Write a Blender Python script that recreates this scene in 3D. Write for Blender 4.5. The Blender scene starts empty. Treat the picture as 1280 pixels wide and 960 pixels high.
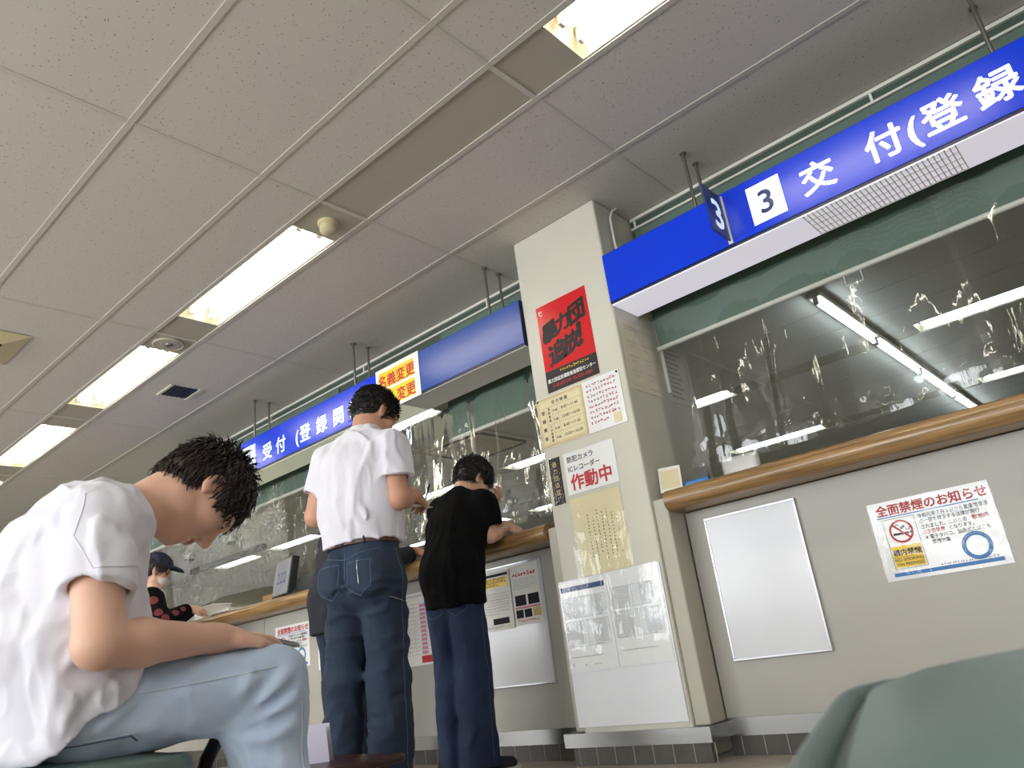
import bpy, bmesh, math, random
import numpy as np
from mathutils import Vector, Matrix
from mathutils.bvhtree import BVHTree
SC = bpy.context.scene
COL = SC.collection
PI = math.pi

# ---------------------------------------------------------------- camera
YAW, PITCH, ROLL = -0.6893541, 0.3495073, -0.135293
FWD = Vector((math.cos(PITCH)*math.sin(YAW), math.cos(PITCH)*math.cos(YAW), math.sin(PITCH)))
R0 = Vector((math.cos(YAW), -math.sin(YAW), 0)); U0 = R0.cross(FWD)
RGT = R0*math.cos(ROLL) + U0*math.sin(ROLL); UPV = -R0*math.sin(ROLL) + U0*math.cos(ROLL)
cam = bpy.data.cameras.new('camera'); camo = bpy.data.objects.new('camera', cam); COL.objects.link(camo)
M = Matrix.Identity(4)
for i in range(3):
    M[i][0] = RGT[i]; M[i][1] = UPV[i]; M[i][2] = -FWD[i]
M[2][3] = 0.485
camo.matrix_world = M
cam.sensor_width = 36; cam.lens = 36*944.69/1280; cam.clip_start = 0.02; cam.clip_end = 100
cam.dof.use_dof = True; cam.dof.focus_distance = 4.0; cam.dof.aperture_fstop = 9.0
SC.camera = camo

# ---------------------------------------------------------------- world, light, exposure
w = bpy.data.worlds.new('world'); SC.world = w; w.use_nodes = True
w.node_tree.nodes['Background'].inputs[0].default_value = (0.85, 0.93, 1.0, 1)
w.node_tree.nodes['Background'].inputs[1].default_value = 2.0
SC.view_settings.view_transform = 'Standard'; SC.view_settings.look = 'None'
SC.view_settings.exposure = 0.08; SC.view_settings.gamma = 1; SC.view_settings.use_curve_mapping = False
def area(name, loc, rot, sx, sy, power, col):
    l = bpy.data.lights.new(name, 'AREA'); l.shape = 'RECTANGLE'; l.size = sx; l.size_y = sy
    l.energy = power; l.color = col
    o = bpy.data.objects.new(name, l); o.location = loc; o.rotation_euler = rot; COL.objects.link(o)
    return o
CEIL = 2.745
WIN_BACK = [(-10.6, -7.8), (-7.4, -4.6), (-4.2, -1.4), (-1.0, 1.8)]   # street windows behind the benches
for (a, b) in WIN_BACK:                      # daylight falling in through each window
    area('window_daylight', ((a+b)/2, -4.32, 1.55), (math.radians(124), 0, 0), b-a-0.1, 1.9, 125, (0.97, 0.98, 1.0))
TUBE_E = 19.0
OFFICE_E = 17.0

# ---------------------------------------------------------------- materials
def lin(c):
    return tuple(((x/12.92) if x <= 0.04045 else ((x+0.055)/1.055)**2.4) for x in (v/255 for v in c))
MATS = {}
def mat(name, rgb, rough=0.6, metal=0.0, spec=0.5, **kw):
    if name in MATS: return MATS[name]
    m = bpy.data.materials.new(name); m.use_nodes = True; MATS[name] = m
    b = m.node_tree.nodes['Principled BSDF']
    c = lin(rgb)
    b.inputs['Base Color'].default_value = (*c, 1); b.inputs['Roughness'].default_value = rough
    b.inputs['Metallic'].default_value = metal; b.inputs['Specular IOR Level'].default_value = spec
    N, L = m.node_tree.nodes, m.node_tree.links
    if kw.get('emit'):
        b.inputs['Emission Color'].default_value = (*lin(kw.get('emit_rgb', rgb)), 1); b.inputs['Emission Strength'].default_value = kw['emit']
    if kw.get('sss'):
        b.inputs['Subsurface Weight'].default_value = kw['sss']; b.inputs['Subsurface Radius'].default_value = (0.01, 0.004, 0.002); b.inputs['Subsurface Scale'].default_value = 1.0
    if kw.get('sheen'): b.inputs['Sheen Weight'].default_value = kw['sheen']
    if kw.get('coat'): b.inputs['Coat Weight'].default_value = kw['coat']; b.inputs['Coat Roughness'].default_value = 0.12
    tc = None
    if kw.get('noise') or kw.get('bump'):
        tc = N.new('ShaderNodeTexCoord'); mp = N.new('ShaderNodeMapping'); L.new(tc.outputs['Object'], mp.inputs[0])
        mp.inputs['Scale'].default_value = kw.get('stretch', (1, 1, 1))
    if kw.get('noise'):            # (scale, amount): mottled dirt / dye variation
        sc, am = kw['noise']
        n = N.new('ShaderNodeTexNoise'); n.inputs['Scale'].default_value = sc; n.inputs['Detail'].default_value = 5
        L.new(mp.outputs[0], n.inputs['Vector'])
        cr = N.new('ShaderNodeValToRGB'); cr.color_ramp.elements[0].position = 0.3; cr.color_ramp.elements[1].position = 0.7
        d = lin(kw['rgb2']) if kw.get('rgb2') else tuple(v*(1-am) for v in c)
        cr.color_ramp.elements[0].color = (*d, 1); cr.color_ramp.elements[1].color = (*c, 1)
        L.new(n.outputs['Fac'], cr.inputs[0]); L.new(cr.outputs[0], b.inputs['Base Color'])
    if kw.get('bump'):             # (scale, strength, distance)
        sc, st, di = kw['bump']
        n = N.new('ShaderNodeTexNoise'); n.inputs['Scale'].default_value = sc; n.inputs['Detail'].default_value = 3
        L.new(mp.outputs[0], n.inputs['Vector'])
        bp = N.new('ShaderNodeBump'); bp.inputs['Strength'].default_value = st; bp.inputs['Distance'].default_value = di
        L.new(n.outputs['Fac'], bp.inputs['Height']); L.new(bp.outputs[0], b.inputs['Normal'])
    return m

def ceiling_material():
    m = mat('ceiling_tile', (205, 201, 194), 0.9, spec=0.2)
    N, L = m.node_tree.nodes, m.node_tree.links; b = N['Principled BSDF']
    tc = N.new('ShaderNodeTexCoord')
    wn = N.new('ShaderNodeTexNoise'); wn.inputs['Scale'].default_value = 25; L.new(tc.outputs['Object'], wn.inputs['Vector'])
    mx = N.new('ShaderNodeMixRGB'); mx.inputs[0].default_value = 0.03; L.new(tc.outputs['Object'], mx.inputs[1]); L.new(wn.outputs['Color'], mx.inputs[2])
    v = N.new('ShaderNodeTexVoronoi'); v.inputs['Scale'].default_value = 62; v.inputs['Randomness'].default_value = 1; L.new(mx.outputs[0], v.inputs['Vector'])
    lt = N.new('ShaderNodeMath'); lt.operation = 'LESS_THAN'; lt.inputs[1].default_value = 0.16; L.new(v.outputs['Distance'], lt.inputs[0])
    n2 = N.new('ShaderNodeTexNoise'); n2.inputs['Scale'].default_value = 30; L.new(tc.outputs['Object'], n2.inputs['Vector'])
    gt = N.new('ShaderNodeMath'); gt.operation = 'GREATER_THAN'; gt.inputs[1].default_value = 0.46; L.new(n2.outputs['Fac'], gt.inputs[0])
    mu = N.new('ShaderNodeMath'); mu.operation = 'MULTIPLY'; L.new(lt.outputs[0], mu.inputs[0]); L.new(gt.outputs[0], mu.inputs[1])
    mr = N.new('ShaderNodeMixRGB'); mr.inputs[1].default_value = (*lin((205, 201, 194)), 1); mr.inputs[2].default_value = (*lin((142, 134, 126)), 1)
    L.new(mu.outputs[0], mr.inputs[0]); L.new(mr.outputs[0], b.inputs['Base Color'])
    bp = N.new('ShaderNodeBump'); bp.invert = True; bp.inputs['Strength'].default_value = 0.5; bp.inputs['Distance'].default_value = 0.002
    L.new(mu.outputs[0], bp.inputs['Height']); L.new(bp.outputs[0], b.inputs['Normal'])
    return m
def wood_material(name, c1, c2, rough=0.3):
    m = mat(name, c1, rough, coat=0.35)
    N, L = m.node_tree.nodes, m.node_tree.links; b = N['Principled BSDF']
    tc = N.new('ShaderNodeTexCoord'); mp = N.new('ShaderNodeMapping'); mp.inputs['Scale'].default_value = (1.2, 26, 26); L.new(tc.outputs['Object'], mp.inputs[0])
    n = N.new('ShaderNodeTexNoise'); n.inputs['Scale'].default_value = 2.5; n.inputs['Detail'].default_value = 6; L.new(mp.outputs[0], n.inputs['Vector'])
    cr = N.new('ShaderNodeValToRGB'); cr.color_ramp.elements[0].position = 0.34; cr.color_ramp.elements[1].position = 0.66
    cr.color_ramp.elements[0].color = (*lin(c2), 1); cr.color_ramp.elements[1].color = (*lin(c1), 1)
    L.new(n.outputs['Fac'], cr.inputs[0]); L.new(cr.outputs[0], b.inputs['Base Color'])
    return m
def plastic_material(name, gloss=0.10, rough=0.07, bump=0.55, scale=(9, 9, 3), tint=(0.95, 0.96, 0.95), fres=0.6):
    m = bpy.data.materials.new(name); m.use_nodes = True; MATS[name] = m
    N, L = m.node_tree.nodes, m.node_tree.links
    N.remove(N['Principled BSDF']); out = N['Material Output']
    t = N.new('ShaderNodeBsdfTransparent'); t.inputs[0].default_value = (*tint, 1)
    g = N.new('ShaderNodeBsdfGlossy'); g.inputs['Roughness'].default_value = rough
    f = N.new('ShaderNodeLayerWeight'); f.inputs[0].default_value = 0.25
    mu = N.new('ShaderNodeMath'); mu.operation = 'MULTIPLY_ADD'; mu.inputs[1].default_value = fres; mu.inputs[2].default_value = gloss*0.5; mu.use_clamp = True
    L.new(f.outputs['Fresnel'], mu.inputs[0])
    mx = N.new('ShaderNodeMixShader'); L.new(mu.outputs[0], mx.inputs[0]); L.new(t.outputs[0], mx.inputs[1]); L.new(g.outputs[0], mx.inputs[2])
    tc = N.new('ShaderNodeTexCoord'); mp = N.new('ShaderNodeMapping'); mp.inputs['Scale'].default_value = scale; L.new(tc.outputs['Object'], mp.inputs[0])
    n = N.new('ShaderNodeTexNoise'); n.inputs['Scale'].default_value = 1.6; n.inputs['Detail'].default_value = 3; L.new(mp.outputs[0], n.inputs['Vector'])
    bp = N.new('ShaderNodeBump'); bp.inputs['Strength'].default_value = bump; bp.inputs['Distance'].default_value = 0.03
    L.new(n.outputs['Fac'], bp.inputs['Height']); L.new(bp.outputs[0], g.inputs['Normal']); L.new(bp.outputs[0], f.inputs['Normal'])
    L.new(mx.outputs[0], out.inputs[0])
    return m

ceiling_material()
mat('grid_metal', (198, 194, 184), 0.55)
mat('strip_panel', (176, 172, 156), 0.6)
mat('wall_paint', (205, 203, 194), 0.55, noise=(3, 0.06))
mat('office_wall', (196, 190, 170), 0.7)
mat('counter_paint', (178, 175, 167), 0.4, noise=(2.2, 0.07), stretch=(1, 1, 2))
mat('column_paint', (206, 203, 190), 0.45, noise=(2.5, 0.05))
mat('guard_paint', (184, 180, 166), 0.45)
mat('steel', (158, 158, 156), 0.26, 0.95, bump=(60, 0.08, 0.002), stretch=(0.2, 1, 6))
mat('rod_steel', (150, 146, 138), 0.35, 0.9)
mat('dark_tile', (86, 82, 78), 0.45, noise=(12, 0.3))
mat('grout', (150, 144, 136), 0.8)
mat('floor_vinyl', (176, 168, 156), 0.3, noise=(18, 0.25))
mat('green_blind', (96, 118, 106), 0.75)
mat('green_header', (70, 86, 76), 0.6)
mat('white_metal', (225, 224, 214), 0.4)
mat('cream_metal', (214, 208, 188), 0.4)
mat('beige_plastic', (214, 200, 160), 0.45)
mat('white_plastic', (228, 228, 224), 0.35)
mat('dark_plastic', (40, 42, 46), 0.35)
mat('black', (14, 14, 15), 0.45)
mat('black_metal', (22, 22, 24), 0.35, 0.5)
mat('paper', (236, 235, 230), 0.7)
mat('laminated', (236, 238, 238), 0.12)
mat('laminated_cream', (226, 216, 178), 0.15)
mat('cream_paper', (226, 214, 172), 0.6)
mat('kraft_edge', (206, 180, 124), 0.6)
mat('whiteboard', (226, 228, 234), 0.18, noise=(5, 0.04))
mat('board_frame', (206, 208, 212), 0.3, 0.6)
mat('ink', (30, 30, 34), 0.5)
mat('grey_ink', (120, 122, 130), 0.6)
mat('red_ink', (192, 36, 48), 0.5)
mat('poster_red', (206, 32, 40), 0.22)
mat('yellow', (246, 206, 40), 0.4)
mat('blue_ink', (36, 116, 186), 0.4)
mat('pale_blue_ink', (104, 134, 176), 0.5)
mat('pink_ink', (206, 132, 156), 0.5)
mat('plate_blue', (24, 46, 110), 0.25)
mat('sign_blue', (0, 54, 210), 0.22, emit=0.08)
mat('sign_blue_unlit', (36, 74, 160), 0.25)
mat('sign_white', (240, 244, 250), 0.3, emit=0.75)
mat('sign_white_dim', (222, 240, 246), 0.3, emit=0.45)
mat('sign_underside', (226, 224, 238), 0.5, emit=0.55)
mat('sign_underside_dim', (196, 196, 190), 0.5)
mat('sign_underside_warm', (206, 212, 188), 0.5, emit=0.28)
mat('sign_edge', (26, 34, 62), 0.3)
mat('tube_light', (255, 250, 238), 0.4, emit=TUBE_E)
mat('office_tube', (228, 246, 255), 0.4, emit=OFFICE_E)
mat('troffer_white', (204, 196, 174), 0.4)
mat('skin', (228, 182, 158), 0.5, sss=0.12, noise=(14, 0.10))
mat('skin_b', (208, 156, 130), 0.5, sss=0.12, noise=(14, 0.12))
mat('lip', (176, 104, 96), 0.45)
mat('eye_dark', (30, 22, 20), 0.2)
mat('black_hair', (22, 18, 17), 0.38)
mat('brown_hair', (44, 32, 28), 0.4)
mat('white_cotton', (225, 223, 234), 0.85, sheen=0.2, bump=(160, 0.10, 0.002))
mat('black_cotton', (9, 9, 11), 0.9, spec=0.15, bump=(160, 0.10, 0.002))
mat('navy_cotton', (28, 30, 42), 0.8, bump=(160, 0.10, 0.002))
mat('light_denim', (206, 220, 242), 0.85, noise=(7, 0.1), rgb2=(180, 200, 228), bump=(220, 0.12, 0.002))
mat('light_stitch', (204, 214, 226), 0.8)
mat('seam_dark', (78, 100, 138), 0.8)
mat('dark_denim', (40, 56, 78), 0.85, noise=(6, 0.2), rgb2=(28, 42, 62), bump=(220, 0.12, 0.002))
mat('mid_denim', (34, 52, 86), 0.85, noise=(5, 0.15), rgb2=(24, 38, 68), bump=(220, 0.12, 0.002))
mat('navy_stitch', (84, 100, 124), 0.8)
mat('leather', (84, 52, 44), 0.4, noise=(20, 0.2))
mat('brown_shoe', (122, 76, 46), 0.45)
mat('sole_white', (206, 208, 208), 0.5)
mat('mask_white', (222, 206, 202), 0.8)
mat('cap_navy', (30, 38, 62), 0.75)
mat('red_print', (112, 38, 44), 0.7)
mat('green_vinyl', (94, 116, 110), 0.42, noise=(9, 0.06), bump=(90, 0.06, 0.002))
mat('green_piping', (44, 62, 58), 0.35)
mat('cardboard', (176, 136, 92), 0.8)
mat('screen_grey', (112, 118, 128), 0.25)
mat('dark_wood', (62, 34, 26), 0.3, noise=(10, 0.2))
mat('frosted', (214, 210, 228), 0.4)
mat('ac_panel', (206, 196, 170), 0.5)
mat('phone_grey', (168, 170, 176), 0.25, 0.4)
mat('glare_yellow', (230, 232, 120), 0.5)
wood_material('counter_wood', (172, 136, 90), (118, 88, 54))
plastic_material('curtain_clear', 0.12, 0.04, 0.28, (8, 8, 1.6))
plastic_material('curtain_crinkled', 0.14, 0.02, 1.0, (32, 32, 7), fres=0.42)
plastic_material('pocket_clear', 0.04, 0.05, 0.22, (9, 9, 4), (0.98, 0.98, 0.98), fres=0.28)
plastic_material('window_glass', 0.06, 0.01, 0.0)

# ---------------------------------------------------------------- mesh helpers
_rt = np.random.RandomState(7).rand(32, 32, 32).astype(np.float32)
def vnoise(P, sc, off=0.0):
    q = P*np.asarray(sc, dtype=np.float32)+off+64.0
    i = np.floor(q).astype(np.int64); f = (q-i).astype(np.float32); f = f*f*(3-2*f); i = i % 32; j = (i+1) % 32
    x0, y0, z0 = i[:, 0], i[:, 1], i[:, 2]; x1, y1, z1 = j[:, 0], j[:, 1], j[:, 2]; fx, fy, fz = f[:, 0], f[:, 1], f[:, 2]
    L = lambda a, b, t: a+(b-a)*t
    return L(L(L(_rt[x0, y0, z0], _rt[x1, y0, z0], fx), L(_rt[x0, y1, z0], _rt[x1, y1, z0], fx), fy),
             L(L(_rt[x0, y0, z1], _rt[x1, y0, z1], fx), L(_rt[x0, y1, z1], _rt[x1, y1, z1], fx), fy), fz)-0.5
class MB:
    def __init__(s): s.v = []; s.f = []; s.m = []; s.cur = 0
    def quad(s, pts):
        n = len(s.v); s.v += [tuple(p) for p in pts]; s.f.append(tuple(range(n, n+len(pts)))); s.m.append(s.cur); return s
    def box(s, x0, x1, y0, y1, z0, z1):
        n = len(s.v)
        s.v += [(x0,y0,z0),(x1,y0,z0),(x1,y1,z0),(x0,y1,z0),(x0,y0,z1),(x1,y0,z1),(x1,y1,z1),(x0,y1,z1)]
        for f in ((0,3,2,1),(4,5,6,7),(0,1,5,4),(1,2,6,5),(2,3,7,6),(3,0,4,7)):
            s.f.append(tuple(n+i for i in f)); s.m.append(s.cur)
        return s
    def obox(s, c, ax, ay, az, hx, hy, hz):      # oriented box
        n = len(s.v); c = Vector(c); ax = Vector(ax).normalized(); ay = Vector(ay).normalized(); az = Vector(az).normalized()
        for sx, sy, sz in ((-1,-1,-1),(1,-1,-1),(1,1,-1),(-1,1,-1),(-1,-1,1),(1,-1,1),(1,1,1),(-1,1,1)):
            s.v.append(tuple(c + ax*hx*sx + ay*hy*sy + az*hz*sz))
        for f in ((0,3,2,1),(4,5,6,7),(0,1,5,4),(1,2,6,5),(2,3,7,6),(3,0,4,7)):
            s.f.append(tuple(n+i for i in f)); s.m.append(s.cur)
        return s
    def tube(s, pts, r, n=10, cap=True):
        pts = [Vector(p) for p in pts]; rs = r if isinstance(r, (list, tuple)) else [r]*len(pts)
        base = len(s.v); up = None
        for i, p in enumerate(pts):
            t = (pts[min(i+1, len(pts)-1)] - pts[max(i-1, 0)]).normalized()
            if up is None:
                up = Vector((0, 0, 1)) if abs(t.z) < 0.9 else Vector((1, 0, 0))
            a = t.cross(up); a = a.normalized() if a.length > 1e-6 else t.orthogonal().normalized()
            b = a.cross(t).normalized(); up = b
            for k in range(n):
                q = p + (a*math.cos(2*PI*k/n) + b*math.sin(2*PI*k/n))*rs[i]; s.v.append(tuple(q))
        for i in range(len(pts)-1):
            for k in range(n):
                a0 = base+i*n+k; a1 = base+i*n+(k+1) % n
                s.f.append((a0, a1, a1+n, a0+n)); s.m.append(s.cur)
        if cap:
            s.f.append(tuple(base+k for k in range(n))[::-1]); s.m.append(s.cur)
            e = base+(len(pts)-1)*n; s.f.append(tuple(e+k for k in range(n))); s.m.append(s.cur)
        return s
    def prism(s, prof, x0, x1):                  # profile in (y, z), extruded along x
        n = len(s.v); k = len(prof)
        s.v += [(x0, y, z) for y, z in prof] + [(x1, y, z) for y, z in prof]
        for i in range(k):
            j = (i+1) % k; s.f.append((n+i, n+j, n+k+j, n+k+i)); s.m.append(s.cur)
        s.f.append(tuple(n+i for i in range(k))[::-1]); s.m.append(s.cur)
        s.f.append(tuple(n+k+i for i in range(k))); s.m.append(s.cur)
        return s
    def lathe(s, c, prof, n=24, ax=(0, 0, 1)):   # profile (r, h) along ax
        az = Vector(ax).normalized(); a = az.orthogonal().normalized(); b = az.cross(a); c = Vector(c)
        base = len(s.v)
        for r, h in prof:
            for k in range(n):
                s.v.append(tuple(c + az*h + (a*math.cos(2*PI*k/n) + b*math.sin(2*PI*k/n))*max(r, 1e-5)))
        for i in range(len(prof)-1):
            for k in range(n):
                a0 = base+i*n+k; a1 = base+i*n+(k+1) % n
                s.f.append((a0, a1, a1+n, a0+n)); s.m.append(s.cur)
        s.f.append(tuple(base+k for k in range(n))[::-1]); s.m.append(s.cur)
        e = base+(len(prof)-1)*n; s.f.append(tuple(e+k for k in range(n))); s.m.append(s.cur)
        return s
def props(o, label=None, cat=None, group=None, kind=None):
    if label: o['label'] = label
    if cat: o['category'] = cat
    if group: o['group'] = group
    if kind: o['kind'] = kind
    return o
def wloc(o):
    p = Vector(o.location)
    while o.parent: o = o.parent; p = p + Vector(o.location)
    return p
def build(name, mb, mats, parent=None, smooth=False, bevel=0, seg=2, origin=None):
    v = np.array(mb.v, dtype=float)
    if parent is not None:
        pw = wloc(parent); loc = np.array(((v.min(0)+v.max(0))/2)) if origin is None else np.array(origin)
        loc_l = Vector(loc) - pw
    else:
        loc = np.array([(v[:, 0].min()+v[:, 0].max())/2, (v[:, 1].min()+v[:, 1].max())/2, v[:, 2].min()]) if origin is None else np.array(origin)
        loc_l = Vector(loc)
    me = bpy.data.meshes.new(name); me.from_pydata((v-loc).tolist(), [], mb.f)
    mats = mats if isinstance(mats, (list, tuple)) else [mats]
    for m in mats: me.materials.append(MATS[m])
    me.polygons.foreach_set('material_index', mb.m)
    bm = bmesh.new(); bm.from_mesh(me)
    if bevel:
        bmesh.ops.remove_doubles(bm, verts=bm.verts, dist=1e-5)
        ed = [e for e in bm.edges if len(e.link_faces) == 2 and e.calc_face_angle(0) > 0.5]
        bmesh.ops.bevel(bm, geom=ed, offset=bevel, segments=seg, profile=0.5, affect='EDGES', clamp_overlap=True)
    bmesh.ops.recalc_face_normals(bm, faces=bm.faces)
    bm.to_mesh(me); bm.free()
    if smooth:
        me.polygons.foreach_set('use_smooth', [True]*len(me.polygons))
        if smooth != 'all':
            try: me.set_sharp_from_angle(angle=math.radians(40))
            except Exception: pass
    o = bpy.data.objects.new(name, me); o.location = loc_l; COL.objects.link(o)
    if parent is not None: o.parent = parent
    return o
def thing(name, label, cat, loc, group=None, kind=None):
    o = bpy.data.objects.new(name, None); o.location = loc; o.empty_display_size = 0.05; COL.objects.link(o)
    return props(o, label, cat, group, kind)
def text(parent, name, body, o, xd, yd, size, m, align='LEFT', bold=0.0, lift=0.0012, sx=1.0, vertical=False, spacing=1.0):
    xd = Vector(xd).normalized(); yd = Vector(yd).normalized(); nd = xd.cross(yd)
    c = bpy.data.curves.new('lettering', 'FONT'); c.body = '\n'.join(body) if vertical else body
    c.size = size; c.align_x = align; c.resolution_u = 3; c.space_character = spacing
    t = bpy.data.objects.new('lettering', c); COL.objects.link(t)
    dg = bpy.context.evaluated_depsgraph_get(); dg.update()
    me = bpy.data.meshes.new_from_object(t.evaluated_get(dg))
    bpy.data.objects.remove(t)
    n = len(me.vertices); co = np.zeros(n*3); me.vertices.foreach_get('co', co); co = co.reshape(-1, 3)
    X, Y, Nn = np.array(xd), np.array(yd), np.array(nd)
    if bold and n:                         # heavier strokes: the glyphs repeated a hair apart
        fs = [tuple(p.vertices) for p in me.polygons]; b_ = bold*size; V_ = []; F_ = []
        for k, (dx, dy) in enumerate(((0, 0), (b_, 0), (-b_, 0), (0, b_), (0, -b_), (b_*.7, b_*.7), (-b_*.7, b_*.7), (b_*.7, -b_*.7), (-b_*.7, -b_*.7))):
            V_.append(co+np.array([dx, dy, 0])+np.array([0, 0, k*4e-5])); F_ += [tuple(i+k*n for i in f) for f in fs]
        co = np.concatenate(V_); me = bpy.data.meshes.new('lettering'); me.from_pydata(co.tolist(), [], F_)
    wpos = np.array(o) + np.outer(co[:, 0]*sx, X) + np.outer(co[:, 1], Y) + np.outer(lift+co[:, 2], Nn)
    ctr = (wpos.min(0)+wpos.max(0))/2 if n else np.array(o)
    me.vertices.foreach_set('co', (wpos-ctr).ravel()); me.update()
    me.materials.clear(); me.materials.append(MATS[m])
    me.polygons.foreach_set('material_index', [0]*len(me.polygons))
    ob = bpy.data.objects.new(name, me); COL.objects.link(ob); ob.parent = parent; ob.location = Vector(ctr) - wloc(parent)
    return ob
def squiggles(mb, o, xd, yd, w, h, rows, seed, fill=1.0, cell=None, lift=0.0012, weight=0.09):
    """illegible small print: rows of little stroke clusters"""
    rnd = random.Random(seed); xd = Vector(xd).normalized(); yd = Vector(yd).normalized(); nd = xd.cross(yd); o = Vector(o)
    rh = h/rows; c = cell or rh*0.62
    for i in range(rows):
        L = w*(fill if i < rows-1 or rows == 1 else fill*rnd.uniform(0.4, 0.9)); x = 0
        while x + c <= L:
            y0 = h - (i+0.82)*rh
            for k in range(3):
                if rnd.random() < 0.5: a = (x+rnd.uniform(0, .2)*c, y0+rnd.uniform(0, .9)*c, rnd.uniform(.5, .8)*c, weight*c*1.4)
                else: a = (x+rnd.uniform(0, .75)*c, y0+rnd.uniform(0, .25)*c, weight*c*1.4, rnd.uniform(.5, .8)*c)
                p = o + xd*a[0] + yd*a[1] + nd*lift
                mb.quad([p, p+xd*a[2], p+xd*a[2]+yd*a[3], p+yd*a[3]])
            x += c*1.12
    return mb
def rect(mb, o, xd, yd, x, y, wd, ht, lift=0.001):
    xd = Vector(xd).normalized(); yd = Vector(yd).normalized(); nd = xd.cross(yd); p = Vector(o) + xd*x + yd*y + nd*lift
    mb.quad([p, p+xd*wd, p+xd*wd+yd*ht, p+yd*ht]); return mb
def outline(mb, o, xd, yd, x, y, wd, ht, t, lift=0.001):
    rect(mb, o, xd, yd, x, y, wd, t, lift); rect(mb, o, xd, yd, x, y+ht-t, wd, t, lift)
    rect(mb, o, xd, yd, x, y, t, ht, lift); rect(mb, o, xd, yd, x+wd-t, y, t, ht, lift); return mb
def ring(mb, o, xd, yd, cx, cy, r0, r1, lift=0.001, n=40, a0=0, a1=2*PI):
    xd = Vector(xd).normalized(); yd = Vector(yd).normalized(); nd = xd.cross(yd); c = Vector(o) + xd*cx + yd*cy + nd*lift
    for k in range(n):
        u, v = a0+(a1-a0)*k/n, a0+(a1-a0)*(k+1)/n
        e = lambda r, q: c + xd*r*math.cos(q) + yd*r*math.sin(q)
        mb.quad([e(r0, u), e(r1, u), e(r1, v), e(r0, v)]); 
    return mb

# ================================================================ THE SETTING
XL, XR, YB, YF = -15.5, 3.0, -4.4, 14.0
def struct(name, mb, m, **k): return props(build(name, mb, m, **k), kind='structure')
struct('floor', MB().box(XL, XR, YB, YF, -0.08, 0), 'floor_vinyl')
struct('light_block_slab', MB().box(XL-.2, XR+.2, YB-.2, YF+.2, 3.0, 3.1), 'wall_paint')  # unseen slab added above the ceiling to keep world light out
struct('wall_right', MB().box(XR, XR+.12, YB-.12, YF+.12, -.08, 3.0), 'wall_paint')
struct('wall_far', MB().box(XL, XR, YF, YF+.12, -.08, 3.0), 'office_wall')
# street side wall with windows, office end wall with one window
def wall_with_windows(name, wins, z0, z1, axis, c, lo, hi, m):
    mb = MB(); cur = lo
    def put(a, b, za, zb):
        if b-a < 1e-4: return
        if axis == 'y': mb.box(a, b, c-.12, c, za, zb)
        else: mb.box(c-.12, c, a, b, za, zb)
    for a, b in wins:
        put(cur, a, -.08, 3.0); put(a, b, -.08, z0); put(a, b, z1, 3.0); cur = b
    put(cur, hi, -.08, 3.0)
    return struct(name, mb, m)
wall_with_windows('wall_back', WIN_BACK, .6, 2.5, 'y', YB, XL, XR, 'wall_paint')
wall_with_windows('wall_left', [(4.4, 6.9), (7.5, 9.6)], 1.0, 2.35, 'x', XL, YB, YF, 'office_wall')
def window(n, a, b, z0, z1, axis, c):
    fr = MB(); gl = MB(); t = .05
    P = (lambda u0, u1, w0, w1, za, zb: (u0, u1, w0, w1, za, zb)) if axis == 'y' else (lambda u0, u1, w0, w1, za, zb: (w0, w1, u0, u1, za, zb))
    mid = (a+b)/2
    for u0, u1, za, zb in ((a, a+t, z0, z1), (b-t, b, z0, z1), (a+t, b-t, z0, z0+t), (a+t, b-t, z1-t, z1), (mid-t/2, mid+t/2, z0+t, z1-t)):
        fr.box(*P(u0, u1, c-.09, c-.03, za, zb))
    for u0, u1 in ((a+t, mid-t/2), (mid+t/2, b-t)):
        gl.box(*P(u0, u1, c-.064, c-.058, z0+t, z1-t))
    o = struct('window_%d' % n, fr, 'white_metal'); g = build('pane', gl, 'window_glass', o)
for i, (a, b) in enumerate(WIN_BACK): window(i+1, a, b, .6, 2.5, 'y', YB)
window(5, 4.4, 6.9, 1.0, 2.35, 'x', XL); window(6, 7.5, 9.6, 1.0, 2.35, 'x', XL)

# ceiling: tile bands along the counter with recessed light strips
PITCHX = [0.325, -1.485, -2.66, -4.475, -6.285, -8.095, -9.905, -11.715, -13.525]
LOBBY_LIGHTS = [(-1.21, .05), (-4.19, -2.93), (-5.98, -4.72), (-7.79, -6.53), (-9.60, -8.34), (-11.41, -10.15)]
OFFICE_LIGHTS = [(-1.19, .07), (-4.23, -2.97), (-6.04, -4.78), (-7.85, -6.59), (-9.66, -8.40), (-11.46, -10.20), (-13.26, -12.0)]
STRIPS = [(-.675, -.373, LOBBY_LIGHTS), (1.925, 2.227, LOBBY_LIGHTS), (4.47, 4.77, OFFICE_LIGHTS), (6.9, 7.2, OFFICE_LIGHTS), (9.45, 9.75, OFFICE_LIGHTS)]
cm = MB(); pm = MB(); y = YB; up = .02
for s0, s1, lights in STRIPS:
    cm.box(XL, XR, y, s0, CEIL, CEIL+up); y = s1
    x = XL
    for a, b in sorted(lights):
        pm.box(x, a-.02, s0, s1, CEIL+.003, CEIL+up)
        pm.box(a-.02, b+.02, s0, s0+.022, CEIL+.003, CEIL+up); pm.box(a-.02, b+.02, s1-.022, s1, CEIL+.003, CEIL+up)
        pm.box(a-.02, a, s0+.022, s1-.022, CEIL+.003, CEIL+up); pm.box(b, b+.02, s0+.022, s1-.022, CEIL+.003, CEIL+up); x = b+.02
    pm.box(x, XR, s0, s1, CEIL+.003, CEIL+up)
cm.box(XL, XR, y, YF, CEIL, CEIL+up)
struct('ceiling', cm, 'ceiling_tile'); struct('trim_1', pm, 'strip_panel')
g = MB()
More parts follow.
